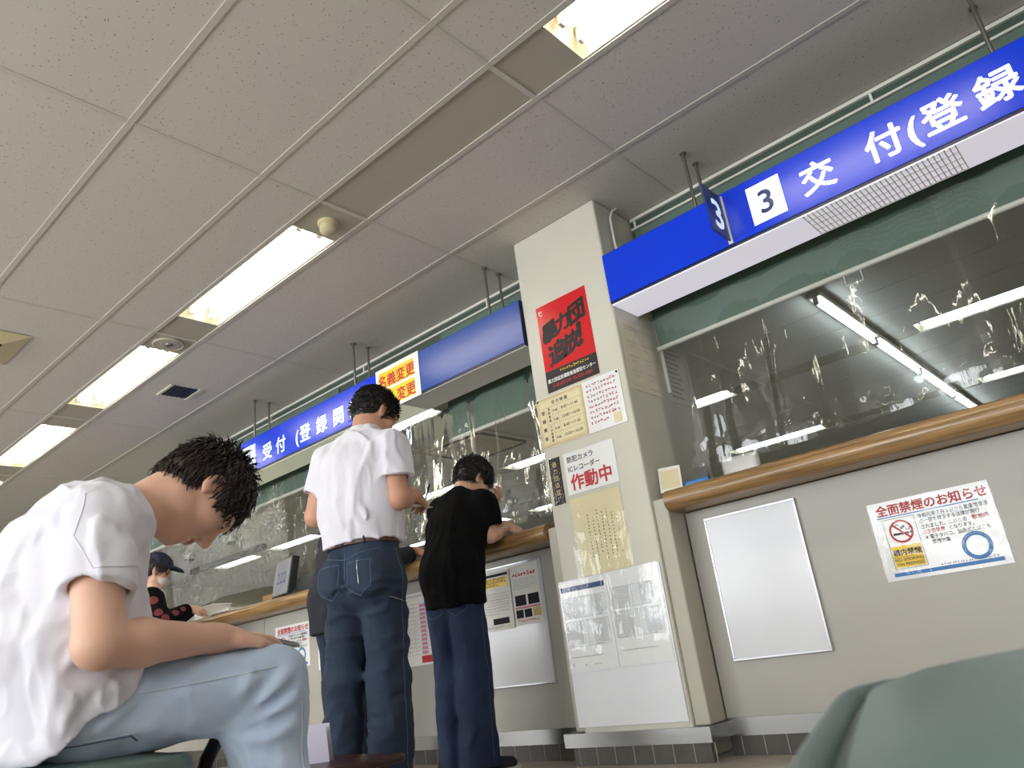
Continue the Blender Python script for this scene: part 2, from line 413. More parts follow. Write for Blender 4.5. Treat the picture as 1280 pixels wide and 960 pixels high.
ys = [1.925, 2.227] + [1.925-.302*0-.2975*2*k for k in range(1, 5)] + [2.82, -.675, -.373, -.97, -1.57, -2.17, -2.77, -3.37, -3.97]
ys = [1.925, 2.227, 1.61, 1.016, .42, -.18, -.675, -.373, -1.27, -1.87, -2.47, -3.07, -3.67, 2.82]
for yy in ys: g.box(XL, XR, yy-.013, yy+.013, CEIL-.004, CEIL+.002)
for xx in PITCHX: g.box(xx-.012, xx+.012, YB, 3.41, CEIL-.003, CEIL+.0025)
for yy in (4.47, 4.77, 6.9, 7.2, 9.45, 9.75, 3.9, 5.3, 5.84, 6.37, 7.8, 8.35, 8.9, 10.3, 10.9, 11.5, 12.1, 12.7): g.box(XL, XR, yy-.008, yy+.008, CEIL-.003, CEIL+.002)
for xx in PITCHX: g.box(xx-.008, xx+.008, 3.56, YF, CEIL-.0025, CEIL+.0025)
struct('trim_2', g, 'grid_metal')

# green head box above the counter openings with two white rails
hb = MB(); hb.box(-9.5, -2.372, 3.415, 3.56, 2.45, CEIL); hb.box(-1.785, XR, 3.415, 3.56, 2.45, CEIL)
struct('trim_3', hb, 'green_header')
for i, (a, b) in enumerate(((-9.5, -2.375), (-1.78, XR))):
    r = MB(); r.box(a, b, 3.395, 3.413, 2.722, 2.740); r.box(a, b, 3.398, 3.413, 2.668, 2.680)
    for xx in [a+.02+1.31*k for k in range(int((b-a)/1.31)+1)]: r.box(xx, xx+.012, 3.399, 3.413, 2.680, 2.722)
    struct('trim_%d' % (4+i), r, 'white_metal')

# ---------------------------------------------------------------- column
CX0, CX1, CY0, CY1 = -2.367, -1.79, 3.05, 3.755
colm = struct('column', MB().box(CX0, CX1, CY0, CY1, 0, CEIL-.001), 'column_paint', bevel=.012)
build('corner_guard', MB().box(CX1+.0005, -1.716, 3.065, 3.208, .136, 1.098), 'guard_paint', colm, bevel=.008)
build('corner_guard', MB().box(-2.425, CX0-.0005, 3.065, 3.208, .136, 1.098), 'guard_paint', colm, bevel=.008)
build('kick_plate', MB().box(-2.475, -1.704, 3.030, 3.049, .076, .136).box(-2.475, -2.43, 3.049, 3.19, .076, .1355).box(-1.714, -1.704, 3.049, 3.20, .076, .1355), 'steel', colm)
tb = MB(); tb.box(-2.43, -1.716, 3.036, 3.0495, .001, .075)
tb.cur = 1
for k in range(8): tb.box(-2.43+.1*k+.03, -2.43+.1*k+.034, 3.0350, 3.0358, .002, .075)
build('tile_plinth', tb, ['dark_tile', 'grout'], colm)

# ---------------------------------------------------------------- counters
def counter(x0, x1, label, joints):
    t = thing('service_counter', label, 'counter', ((x0+x1)/2, 3.4, 0), 'service counters')
    build('front_panel', MB().box(x0, x1, 3.21, 3.30, .0, 1.028), 'counter_paint', t)
    for xx in joints: build('panel_joint', MB().box(xx-.002, xx+.002, 3.2085, 3.2097, .146, 1.02), 'grey_ink', t)
    build('kick_plate', MB().box(x0, x1, 3.192, 3.209, .076, .146), 'steel', t)
    tl = MB(); tl.box(x0, x1, 3.198, 3.209, .001, .075); tl.cur = 1; k = x0+.05
    while k < x1: tl.box(k, k+.004, 3.1970, 3.1978, .002, .075); k += .1
    build('tile_plinth', tl, ['dark_tile', 'grout'], t)
    return t
counter(-8.6, -2.428, 'pale grey counter front left of the pillar where people stand', [-7.2, -5.36, -3.86])
counter(-1.712, 2.4, 'pale grey counter front right of the pillar under the lit sign', [.1])
def worktop(x0, x1, label):
    pr = [(3.72, 1.032), (3.72, 1.128)]
    for k in range(11):
        a = PI/2 + PI*k/10; pr.append((3.085+.049*math.cos(a), 1.080+.048*math.sin(a)))
    return props(build('worktop', MB().prism(pr[::-1], x0, x1), 'counter_wood', smooth=True, bevel=0), label, 'worktop', 'wooden counter tops')
worktop(-8.6, -2.43, 'long varnished wooden counter top with rounded edge left of the pillar')
worktop(-1.715, 2.4, 'varnished wooden counter top with worn rounded edge right of the pillar')

# ---------------------------------------------------------------- ceiling lamps
def troffer(a, b, s0, s1, label, cat, group, tubem, y_only=None):
    y0, y1 = s0+.022, s1-.022; z = CEIL+.002
    t = thing('recessed_ceiling_light', label, cat, ((a+b)/2, (y0+y1)/2, z), group)
    h = MB(); zt = CEIL+.085; i0, i1 = y0+.035, y1-.035; e = .03
    q = h.quad
    q([(a, y0, z), (b, y0, z), (b-e, i0, zt), (a+e, i0, zt)]); q([(a, y1, z), (a+e, i1, zt), (b-e, i1, zt), (b, y1, z)])
    q([(a, y0, z), (a+e, i0, zt), (a+e, i1, zt), (a, y1, z)]); q([(b, y0, z), (b, y1, z), (b-e, i1, zt), (b-e, i0, zt)])
    q([(a+e, i0, zt), (b-e, i0, zt), (b-e, i1, zt), (a+e, i1, zt)])
    m = (y0+y1)/2
    q([(a+e, m-.022, zt-.001), (b-e, m-.022, zt-.001), (b-e, m, zt-.035), (a+e, m, zt-.035)]); q([(a+e, m+.022, zt-.001), (a+e, m, zt-.035), (b-e, m, zt-.035), (b-e, m+.022, zt-.001)])
    build('reflector', h, 'troffer_white', t)
    for s in (-1, 1):
        build('tube', MB().tube([(a+.055, m+s*.062, CEIL+.036), (b-.055, m+s*.062, CEIL+.036)], .016, 8), tubem, t, smooth=True)
        for xe in (a+.035, b-.052): build('lamp_holder', MB().box(xe, xe+.016, m+s*.062-.014, m+s*.062+.014, CEIL+.018, CEIL+.084), 'white_plastic', t)
LN = ['lit twin tube ceiling light at the top edge, furthest right over the lobby', 'lit twin tube ceiling light beside the beige round smoke detector', 'lit twin tube ceiling light beside the flush round speaker',
      'lit twin tube ceiling light at the left edge, past the one by the speaker', 'lit twin tube ceiling light hidden behind the seated man, nearer one', 'lit twin tube ceiling light hidden behind the seated man, further one']
for (a, b), lb in zip(LOBBY_LIGHTS, LN): troffer(a, b, 1.925, 2.227, lb, 'ceiling light', 'lobby ceiling lights', 'tube_light')
for (a, b) in LOBBY_LIGHTS: troffer(a, b, -.675, -.373, 'unseen twin tube ceiling light added behind the viewer for extra light', 'ceiling light', 'added rear lobby lights', 'tube_light')  # unseen row added behind the viewer to brighten the lobby
for si, s0 in enumerate((4.47, 6.9, 9.45)):
    for k, (a, b) in enumerate(OFFICE_LIGHTS):
        if si == 0 and k < 2: continue
        troffer(a, b, s0, s0+.3, '%s office ceiling light beyond the counter, %s from the right in its row' % (('nearest row', 'middle row', 'furthest row')[si], ('first', 'second', 'third', 'fourth', 'fifth', 'sixth', 'seventh')[k]), 'ceiling light', 'office ceiling lights', 'office_tube')
for k in range(4):                            # run of bare batten lamps across the office ceiling
    y0 = 5.37+1.40*k
    t = thing('batten_light', '%s bare tube batten of the run crossing the office ceiling' % ('nearest', 'second', 'third', 'furthest')[k], 'ceiling light', (-1.48, y0+.69, CEIL-.07), 'bare office batten lights')
    pr = MB(); pr.box(-1.53, -1.43, y0, y0+1.385, CEIL-.05, CEIL-.0045)
    build('batten_body', pr, 'cream_metal', t, bevel=.01)
    build('tube', MB().tube([(-1.48, y0+.045, CEIL-.085), (-1.48, y0+1.34, CEIL-.085)], .016, 10), 'office_tube', t, smooth=True)
    for ye in (y0+.015, y0+1.345): build('lamp_holder', MB().box(-1.497, -1.463, ye, ye+.026, CEIL-.108, CEIL-.051), 'white_plastic', t, bevel=.004)

# ---------------------------------------------------------------- ceiling fittings
t = thing('smoke_detector', 'round beige smoke detector on the ceiling at the end of a light', 'smoke detector', (-2.80, 2.075, CEIL-.055))
build('base', MB().lathe((-2.80, 2.075, CEIL+.002), [(.052, 0), (.052, -.018), (.047, -.022)], 28), 'beige_plastic', t, smooth=True)
build('sensor_head', MB().lathe((-2.80, 2.075, CEIL-.0205), [(.042, 0), (.042, -.03), (.030, -.042), (.010, -.046)], 28), 'beige_plastic', t, smooth=True)
t = thing('ceiling_speaker', 'flush round disc with a shiny centre on the ceiling strip', 'speaker', (-4.60, 2.075, CEIL-.008))
build('cover_plate', MB().lathe((-4.60, 2.075, CEIL+.0025), [(.098, 0), (.098, -.006), (.092, -.010), (.04, -.009)], 36), 'strip_panel', t, smooth=True)
build('rim', MB().tube([(-4.60+.093*math.cos(2*PI*k/36), 2.075+.093*math.sin(2*PI*k/36), CEIL-.007) for k in range(37)], .003, 8, cap=False), 'cream_metal', t, smooth='all')
build('centre_button', MB().lathe((-4.60, 2.075, CEIL-.0068), [(.026, 0), (.024, -.009), (.012, -.014)], 20), 'steel', t, smooth=True)
t = thing('air_vent', 'small dark square air vent in the lobby ceiling', 'vent', (-5.38, 2.52, CEIL-.006))
build('grille', MB().box(-5.48, -5.27, 2.42, 2.62, CEIL-.005, CEIL-.0002), 'black', t)
for ya in (2.40, 2.62): build('frame_strip', MB().box(-5.50, -5.25, ya, ya+.02, CEIL-.012, CEIL-.0002), 'cream_metal', t)
for k in range(5): build('slat', MB().box(-5.478, -5.272, 2.44+.036*k, 2.448+.036*k, CEIL-.009, CEIL-.0052), 'dark_plastic', t)
t = thing('ceiling_speaker_box', 'beige square fitting with a dark opening cut by the left edge', 'ceiling fitting', (-5.18, 1.15, CEIL-.04))
hm = MB(); c0 = (-5.42, -4.895, .93, 1.365)
hm.box(c0[0], c0[1], c0[2], c0[3], CEIL-.006, CEIL-.0042)
b0 = (c0[0]+.13, c0[1]-.13, c0[2]+.12, c0[3]-.12)
def ringq(o, i, z0, z1):
    O = [(o[0], o[2], z0), (o[1], o[2], z0), (o[1], o[3], z0), (o[0], o[3], z0)]; I = [(i[0], i[2], z1), (i[1], i[2], z1), (i[1], i[3], z1), (i[0], i[3], z1)]
    for k in range(4): hm.quad([O[k], O[(k+1) % 4], I[(k+1) % 4], I[k]])
ringq(c0, b0, CEIL-.006, CEIL-.035)
build('housing', hm, 'beige_plastic', t)
build('dark_opening', MB().box(b0[0], b0[1], b0[2], b0[3], CEIL-.040, CEIL-.034), 'black', t, bevel=.002)
t = thing('ceiling_cassette', 'beige ceiling air conditioner with a dark slot outline in the office', 'air conditioner', (-5.45, 5.85, CEIL-.05))
build('panel', MB().box(-5.93, -4.97, 5.40, 6.30, CEIL-.03, CEIL-.0045), 'ac_panel', t, bevel=.02)
sl = MB()
for a in ((-5.85, -5.05, 5.44, 5.49), (-5.85, -5.05, 6.21, 6.26), (-5.89, -5.84, 5.5, 6.2), (-5.06, -5.01, 5.5, 6.2)): sl.box(a[0], a[1], a[2], a[3], CEIL-.034, CEIL-.0302)
build('air_slot', sl, 'black', t)
build('intake_grille', MB().box(-5.72, -5.18, 5.58, 6.12, CEIL-.036, CEIL-.0302), 'ac_panel', t, bevel=.004)
for x, y, lb in ((-10.6, 5.83, 'white dome camera on the office ceiling, nearer of the two'), (-12.0, 5.87, 'white dome camera on the office ceiling, further of the two')):
    t = thing('dome_camera', lb, 'security camera', (x, y, CEIL-.12), 'office dome cameras')
    build('collar', MB().lathe((x, y, CEIL-.004), [(.09, 0), (.09, -.05), (.08, -.055)], 24), 'white_plastic', t, smooth=True)
    build('dome', MB().lathe((x, y, CEIL-.0595), [(.072, 0), (.066, -.03), (.04, -.055), (.01, -.064)], 24), 'dark_plastic', t, smooth=True)
bt = props(build('ceiling_bar', MB().box(-13.3, -10.9, 6.52, 6.58, CEIL-.10, CEIL-.0042), 'dark_plastic'), 'dark thin bar across the office ceiling behind the dome camera', 'ceiling bar')

# ---------------------------------------------------------------- hanging signs
XW, ZU = Vector((1, 0, 0)), Vector((0, 0, 1))
SY0, SY1, SZ0, SZ1 = 3.03, 3.28, 2.10, 2.385
def sign_box(x0, x1, label, split, rods):
    t = thing('counter_sign', label, 'sign', ((x0+x1)/2, (SY0+SY1)/2, SZ0), 'blue counter signs')
    build('housing', MB().box(x0, x1, SY0+.004, SY1, SZ0+.006, SZ1), 'sign_edge', t)
    for a, b, m in split['faces']: build('face_panel', MB().box(a+.001, b-.001, SY0, SY0+.0035, SZ0+.016, SZ1-.004), m, t)
    for a, b, m in split['under']: build('underside', MB().box(a+.002, b-.002, SY0+.012, SY1-.003, SZ0, SZ0+.0055), m, t)
    for xx in rods:
        for yy in (3.10, 3.23):
            r = MB().tube([(xx, yy, SZ1+.0005), (xx, yy, CEIL-.006)], .0085, 10); rr = build('hanging_rod', r, 'rod_steel', t, smooth=True)
            build('ceiling_flange', MB().lathe((xx, yy, CEIL-.0055), [(.017, 0), (.017, -.006)], 14), 'rod_steel', rr)
    return t
S3 = sign_box(-1.786, 1.95, 'lit blue hanging sign numbered three on the right of the pillar', {'faces': [(-1.786, 1.95, 'sign_blue')], 'under': [(-1.786, 1.95, 'sign_underside')]}, [-1.26, .03, 1.32])
S4 = sign_box(-6.6, -2.372, 'blue hanging sign numbered four on the left of the pillar', {'faces': [(-6.6, -3.43, 'sign_blue'), (-3.43, -2.372, 'sign_blue_unlit')], 'under': [(-6.6, -3.43, 'sign_underside_warm'), (-3.43, -2.372, 'sign_underside_dim')]}, [-2.65, -3.96, -5.28, -6.58])
def sign_text(t, ch, x, z, size, m='sign_white', bold=.022): text(t, 'lettering', ch, (x, SY0, z-size*.38), XW, ZU, size, m, 'CENTER', bold)
nb = build('number_panel', MB().box(-.988, -.834, SY0-.002, SY0-.0005, 2.151, 2.340), 'sign_white', S3)
text(nb, 'numeral', '3', (-.911, SY0-.002, 2.190), XW, ZU, .155, 'plate_blue', 'CENTER', .02)
for ch, x in (('交', -.681), ('付', -.408), ('(', -.300), ('登', -.188), ('録', 0.0), ('関', .20), ('係', .40), (')', .50)): sign_text(S3, ch, x, 2.240, .150)
nb = build('number_panel', MB().box(-5.36, -5.155, SY0-.002, SY0-.0005, 2.125, 2.33), 'sign_white_dim', S4)
text(nb, 'numeral', '4', (-5.257, SY0-.002, 2.155), XW, ZU, .175, 'plate_blue', 'CENTER', .02)
for ch, x in (('受', -4.985), ('付', -4.80), ('(', -4.585), ('登', -4.48), ('録', -4.278), ('関', -4.078), ('係', -3.90), (')', -3.80)): sign_text(S4, ch, x, 2.222, .135, 'sign_white_dim')
pp = build('projecting_plate', MB().box(-1.112, -1.104, 2.85, 3.028, 2.130, 2.362), 'plate_blue', S3)
text(pp, 'numeral', '3', (-1.104, 2.94, 2.165), (0, 1, 0), ZU, .21, 'sign_white_dim', 'CENTER', .02)
text(pp, 'numeral', '3', (-1.112, 2.94, 2.165), (0, -1, 0), ZU, .21, 'sign_white_dim', 'CENTER', .02)
build('mounting_strip', MB().box(-1.118, -1.098, 3.018, 3.0285, 2.118, 2.364), 'white_metal', pp)
lv = MB()
for k in range(31): lv.box(-.79+.02*k, -.786+.02*k, 3.045, 3.265, 2.0955, 2.0995)
for k in range(5): lv.box(-.79, -.186, 3.045+.054*k, 3.049+.054*k, 2.0957, 2.0995)
build('louvre', lv, 'white_metal', S3)
# paper notice hung over sign four
t = thing('taped_notice', 'white and yellow paper notice with red lettering hung over the blue sign', 'notice', (-3.43, 3.02, 2.095))
build('sheet', MB().box(-3.648, -3.224, SY0-.004, SY0-.0015, 2.098, 2.392), 'paper', t)
rb = MB(); o = (-3.648, SY0-.004, 2.098)
rect(rb, o, XW, ZU, .03, .152, .345, .112); rect(rb, o, XW, ZU, .03, .022, .345, .112); build('yellow_band', rb, 'yellow', t)
text(t, 'lettering', '名義変更', (-3.445, SY0-.004, 2.262), XW, ZU, .092, 'red_ink', 'CENTER', .02, lift=.002)
text(t, 'lettering', '変更', (-3.359, SY0-.004, 2.132), XW, ZU, .092, 'red_ink', 'CENTER', .02, lift=.002)

# ---------------------------------------------------------------- roller blinds and clear curtains
def blind(x0, x1, zb, label, tab=None):
    t = thing('roller_blind', label, 'blind', ((x0+x1)/2, 3.405, zb), 'green roller blinds')
    build('fabric', MB().box(x0+.01, x1-.01, 3.403, 3.406, zb+.012, 2.66), 'green_blind', t)
    build('bottom_bar', MB().tube([(x0, 3.404, zb), (x1, 3.404, zb)], .013, 12), 'white_metal', t, smooth=True)
    if tab:
        tm = MB(); w_, h_ = .075, .05
        pts = [(tab-w_/2, 3.404, zb-.012), (tab-w_/2, 3.404, zb-.012-h_), (tab+w_/2, 3.404, zb-.012-h_), (tab+w_/2, 3.404, zb-.012)]
        build('pull_tab', tm.tube(pts, .003, 8), 'white_plastic', t, smooth=True)
blind(-1.775, 2.0, 1.935, 'green roller blind with pale bottom bar right of the pillar', -.75)
blind(-3.39, -2.385, 1.893, 'short green roller blind between the pillar and the office gap')
blind(-9.4, -4.55, 1.985, 'green roller blind behind the seated man and the left sign', -5.48)
build('blind_guide', MB().box(-1.789, -1.772, 3.445, 3.462, 1.70, 2.66), 'white_metal', None)
props(bpy.data.objects['blind_guide'], 'narrow pale vertical guide strip on the side of the pillar', 'blind guide')
def curtain(x0, x1, y, z0, z1, label, m, seed, crinkle):
    rnd = np.random.RandomState(seed); nx = int((x1-x0)/.010); nz = int((z1-z0)/.010)
    xs = np.linspace(0, 1, nx+1); zs = np.linspace(0, 1, nz+1); Xg, Zg = np.meshgrid(xs, zs, indexing='ij')
    W = x1-x0; u = Xg*W; v = (1-Zg)
    d = np.zeros_like(Xg)
    for k in range(9):                       # hanging folds, fading in below the top edge
        c = rnd.rand()*W; wd = .02+.05*rnd.rand(); a = (.010+.016*rnd.rand())*rnd.choice([-1, 1]); sl = (rnd.rand()-.5)*.25
        d += a*np.exp(-((u-c-sl*v)/wd)**2)*np.clip(v*1.4, 0, 1)
    for k in range(14):
        fx, fz = rnd.uniform(4, 30), rnd.uniform(.5, 9); ph = rnd.rand()*6.28
        d += .0016*crinkle*np.sin(fx*u+fz*v*(z1-z0)+ph)
    P3 = np.stack([u.ravel(), np.full(u.size, seed*1.7), (Zg*(z1-z0)).ravel()], -1).astype(np.float32)
    N_ = lambda sx_, sz_, o_: vnoise(P3, (sx_, 1, sz_), o_).reshape(u.shape)
    hem = np.clip(1-Zg*(z1-z0)/.22, 0, 1)**1.5
    if crinkle > 2: d += .010*N_(16, 5, 3)+.006*N_(34, 16, 5)+.0035*N_(60, 45, 8)
    else: d += .022*N_(4, 2.2, 3)*np.clip(v*1.5, 0, 1)+hem*(.014*N_(12, 12, 4)+.008*N_(30, 26, 6))+.004*N_(9, 3, 9)
    zz = z0 + Zg*(z1-z0) + (1-Zg)*.02*np.sin(u*3+seed) 
    mb = MB(); mb.v = np.stack([x0+u, y+d, zz], -1).reshape(-1, 3).tolist()
    ii, jj = np.meshgrid(np.arange(nx), np.arange(nz), indexing='ij'); a = (ii*(nz+1)+jj).ravel()
    mb.f = np.stack([a, a+nz+1, a+nz+2, a+1], -1).tolist(); mb.m = [0]*len(mb.f)
    o = build('clear_curtain', mb, m, smooth='all'); props(o, label, 'plastic curtain', 'clear plastic curtains'); return o
curtain(-1.775, -.33, 3.345, 1.255, 2.09, 'clear plastic curtain next to the pillar under the lit sign', 'curtain_clear', 3, 1.0)
curtain(-.36, 1.9, 3.325, 1.28, 2.09, 'clear plastic curtain at the right edge under the lit sign', 'curtain_clear', 5, 1.0)
curtain(-3.75, -2.385, 3.345, 1.25, 2.09, 'clear plastic curtain left of the pillar behind the man in black', 'curtain_clear', 8, 1.3)
curtain(-5.28, -3.70, 3.325, 1.27, 2.09, 'clear plastic curtain behind the standing man in white', 'curtain_clear', 11, 1.5)
curtain(-7.2, -5.24, 3.345, 1.29, 2.09, 'crinkled clear curtain behind the woman in the cap', 'curtain_crinkled', 17, 2.4)
curtain(-9.2, -7.15, 3.325, 1.29, 2.09, 'crinkled clear curtain at the far left end of the counter', 'curtain_crinkled', 21, 2.4)
# thin pale cable looping from the ceiling to the sign at the pillar
props(build('cable', MB().tube([(-1.765, 3.24, CEIL-.003), (-1.768, 3.20, CEIL-.03), (-1.772, 3.17, 2.66), (-1.768, 3.16, 2.5), (-1.76, 3.16, 2.387)], .007, 8), 'white_plastic', smooth=True), 'pale cable running down from the ceiling into the lit sign', 'cable')

# ================================================================ NOTICES ON THE PILLAR
YC = 3.05                                    # pillar front face
def pouch(parent, x0, x1, z0, z1, y, seed, amp=.004, name='clear_pouch'):
    rnd = np.random.RandomState(seed); nx, nz = 26, 26
    mb = MB()
    for i in range(nx+1):
        for j in range(nz+1):
            u, v = i/nx, j/nz; e = min(u, 1-u, v, 1-v)*6
            mb.v.append((x0+(x1-x0)*u, y-.0012-amp*min(1, e)*(.5+.5*math.sin(9*u+5*v*(1+seed % 3)+seed)*math.sin(13*v-4*u+seed*2)), z0+(z1-z0)*v))
    for i in range(nx):
        for j in range(nz):
            a = i*(nz+1)+j; mb.f.append((a, a+nz+1, a+nz+2, a+1)); mb.m.append(0)
    return build(name, mb, 'pocket_clear', parent, smooth='all')
# red campaign poster
t = thing('poster', 'red poster with big black slanting lettering on the pillar', 'poster', (-2.10, YC-.002, 1.79))
build('sheet', MB().box(-2.272, -1.934, YC-.0025, YC-.0006, 1.786, 2.286), 'poster_red', t)
o = Vector((-2.272, YC-.0025, 1.786))
bb = MB(); rect(bb, o, XW, ZU, 0, 0, .338, .118); build('black_band', bb, 'black', t)
sl = Vector((.97, 0, .24))
for ch, x, z, sz in (('暴', .070, .292, .118), ('力', .165, .318, .108), ('団', .262, .335, .122), ('追', .100, .158, .128), ('放', .200, .182, .122), ('！', .298, .205, .155)):
    text(t, 'lettering', ch, o+Vector((x, 0, z)), sl, ZU, sz, 'black', 'CENTER', .045, lift=.0015)
text(t, 'lettering', '暴力団追放運動推進都民センター', o+Vector((.169, 0, .052)), XW, ZU, .0245, 'paper', 'CENTER', .02, lift=.002, sx=.86)
text(t, 'lettering', '0120-893-240  03-3201-2424', o+Vector((.169, 0, .020)), XW, ZU, .0245, 'red_ink', 'CENTER', .02, lift=.002, sx=.9)
yb = MB(); squiggles(yb, o+Vector((.10, 0, .088)), XW, ZU, .19, .022, 1, 4, cell=.013, lift=.002, weight=.16); build('small_print', yb, 'yellow', t)
lg = MB(); rect(lg, o, XW, ZU, .016, .452, .006, .022, .0015); ring(lg, o, XW, ZU, .031, .452, .006, .010, .0015, 14, PI, 2*PI); ring(lg, o, XW, ZU, .031, .466, .003, .006, .0015, 12); build('emblem', lg, 'paper', t)
# reception hours board
t = thing('hours_board', 'cream reception hours board with table and red handwriting on the pillar', 'notice board', (-2.09, YC-.004, 1.50))
build('panel', MB().box(-2.362, -1.824, YC-.005, YC-.0006, 1.497, 1.771), 'laminated', t)
o = Vector((-2.362, YC-.005, 1.497))
cb = MB(); rect(cb, o, XW, ZU, .003, .003, .305, .268, .0008); build('border', cb, 'kraft_edge', t)
cb = MB(); rect(cb, o, XW, ZU, .013, .013, .285, .248, .0014); build('timetable', cb, 'cream_paper', t)
gl = MB(); outline(gl, o, XW, ZU, .018, .018, .275, .238, .0012, .002)
for z in (.215,): rect(gl, o, XW, ZU, .018, z, .275, .001, .002)
for z in (.167, .118, .068): rect(gl, o, XW, ZU, .098, z, .195, .001, .002)
rect(gl, o, XW, ZU, .06, .118, .24-.0, .001, .002)
for x in (.060, .098, .138): rect(gl, o, XW, ZU, x, .018, .001, .197, .002)
build('table_lines', gl, 'grey_ink', t)
text(t, 'lettering', '受 付 時 間', o+Vector((.155, 0, .226)), XW, ZU, .022, 'ink', 'CENTER', .01, lift=.002)
for k, (a, b) in enumerate((('午前', '8:45〜11:45'), ('午後', '13:00〜16:00'), ('午前', '8:45〜11:45'), ('午後', '13:00〜16:00'))):
    z = .182-.0492*k
    text(t, 'lettering', a, o+Vector((.118, 0, z)), XW, ZU, .016, 'ink', 'CENTER', .005, lift=.002)
    text(t, 'lettering', b, o+Vector((.215, 0, z)), XW, ZU, .0225, 'ink', 'CENTER', .005, lift=.002)
for k, ch in enumerate('登録関係'): text(t, 'lettering', ch, o+Vector((.039, 0, .183-.047*k)), XW, ZU, .024, 'ink', 'CENTER', .015, lift=.002)
for k, ch in enumerate('登録業務'): text(t, 'lettering', ch, o+Vector((.079, 0, .197-.021*k)), XW, ZU, .017, 'ink', 'CENTER', .005, lift=.002)
for k, ch in enumerate('その他業務'): text(t, 'lettering', ch, o+Vector((.079, 0, .100-.0185*k)), XW, ZU, .016, 'ink', 'CENTER', .005, lift=.002)
rw = MB(); squiggles(rw, o+Vector((.330, 0, .035)), XW, ZU, .195, .225, 8, 12, cell=.0165, lift=.001, weight=.13); build('handwriting', rw, 'red_ink', t)
yn = MB(); rect(yn, o, XW, ZU, .468, .012, .045, .050, .0016); build('yellow_slip', yn, 'cream_paper', t)
for x, z in ((.012, .262), (.526, .262)): build('pin', MB().lathe(o+Vector((x, 0, z)), [(.006, 0), (.006, .003), (.003, .006)], 12, (0, -1, 0)), 'dark_plastic', t, smooth=True)
# recording sign
t = thing('recording_sign', 'white sign with black lines and large red characters on the pillar', 'sign', (-2.085, YC-.003, 1.224))
build('panel', MB().box(-2.240, -1.930, YC-.004, YC-.0006, 1.226, 1.441), 'laminated', t)
o = Vector((-2.240, YC-.004, 1.226))
text(t, 'lettering', '防犯カメラ', o+Vector((.018, 0, .165)), XW, ZU, .034, 'ink', 'LEFT', .012)
text(t, 'lettering', 'ICレコーダー', o+Vector((.018, 0, .116)), XW, ZU, .034, 'ink', 'LEFT', .012)
text(t, 'lettering', '作動中', o+Vector((.152, 0, .026)), XW, ZU, .086, 'red_ink', 'CENTER', .025)
# narrow black strip
t = thing('warning_strip', 'narrow black plastic covered strip left of the recording sign', 'notice', (-2.302, YC-.003, 1.195))
build('strip', MB().box(-2.338, -2.268, YC-.003, YC-.0006, 1.196, 1.440), 'black', t)
o = Vector((-2.338, YC-.003, 1.196))
for k, ch in enumerate('暴力団追放'): text(t, 'lettering', ch, o+Vector((.035, 0, .196-.036*k)), XW, ZU, .031, 'kraft_edge', 'CENTER', .01)
q = MB(); squiggles(q, o+Vector((.012, 0, .008)), XW, ZU, .046, .05, 3, 9, cell=.012); build('small_print', q, 'paper', t)
pouch(t, -2.345, -2.262, 1.190, 1.446, YC-.0045, 4)
# cream request sheet in a pouch
t = thing('request_notice', 'cream sheet of vertical text in a shiny pouch on the pillar', 'notice', (-2.09, YC-.003, .818))
build('sheet', MB().box(-2.240, -1.940, YC-.0025, YC-.0006, .826, 1.205), 'laminated_cream', t)
v = MB(); rnd = random.Random(3)
for c in range(7):
    x = -1.985-.028*c; z = 1.15-rnd.uniform(0, .06) if c not in (0,) else 1.06
    while z > .87+rnd.uniform(0, .05):
        squiggles(v, (x, YC-.0025, z-.011), XW, ZU, .011, .0125, 1, rnd.randint(0, 999), cell=.0095, weight=.13); z -= .0165 if c else .05
build('vertical_print', v, 'ink', t)
pouch(t, -2.262, -1.930, .822, 1.216, YC-.004, 7, .0045)
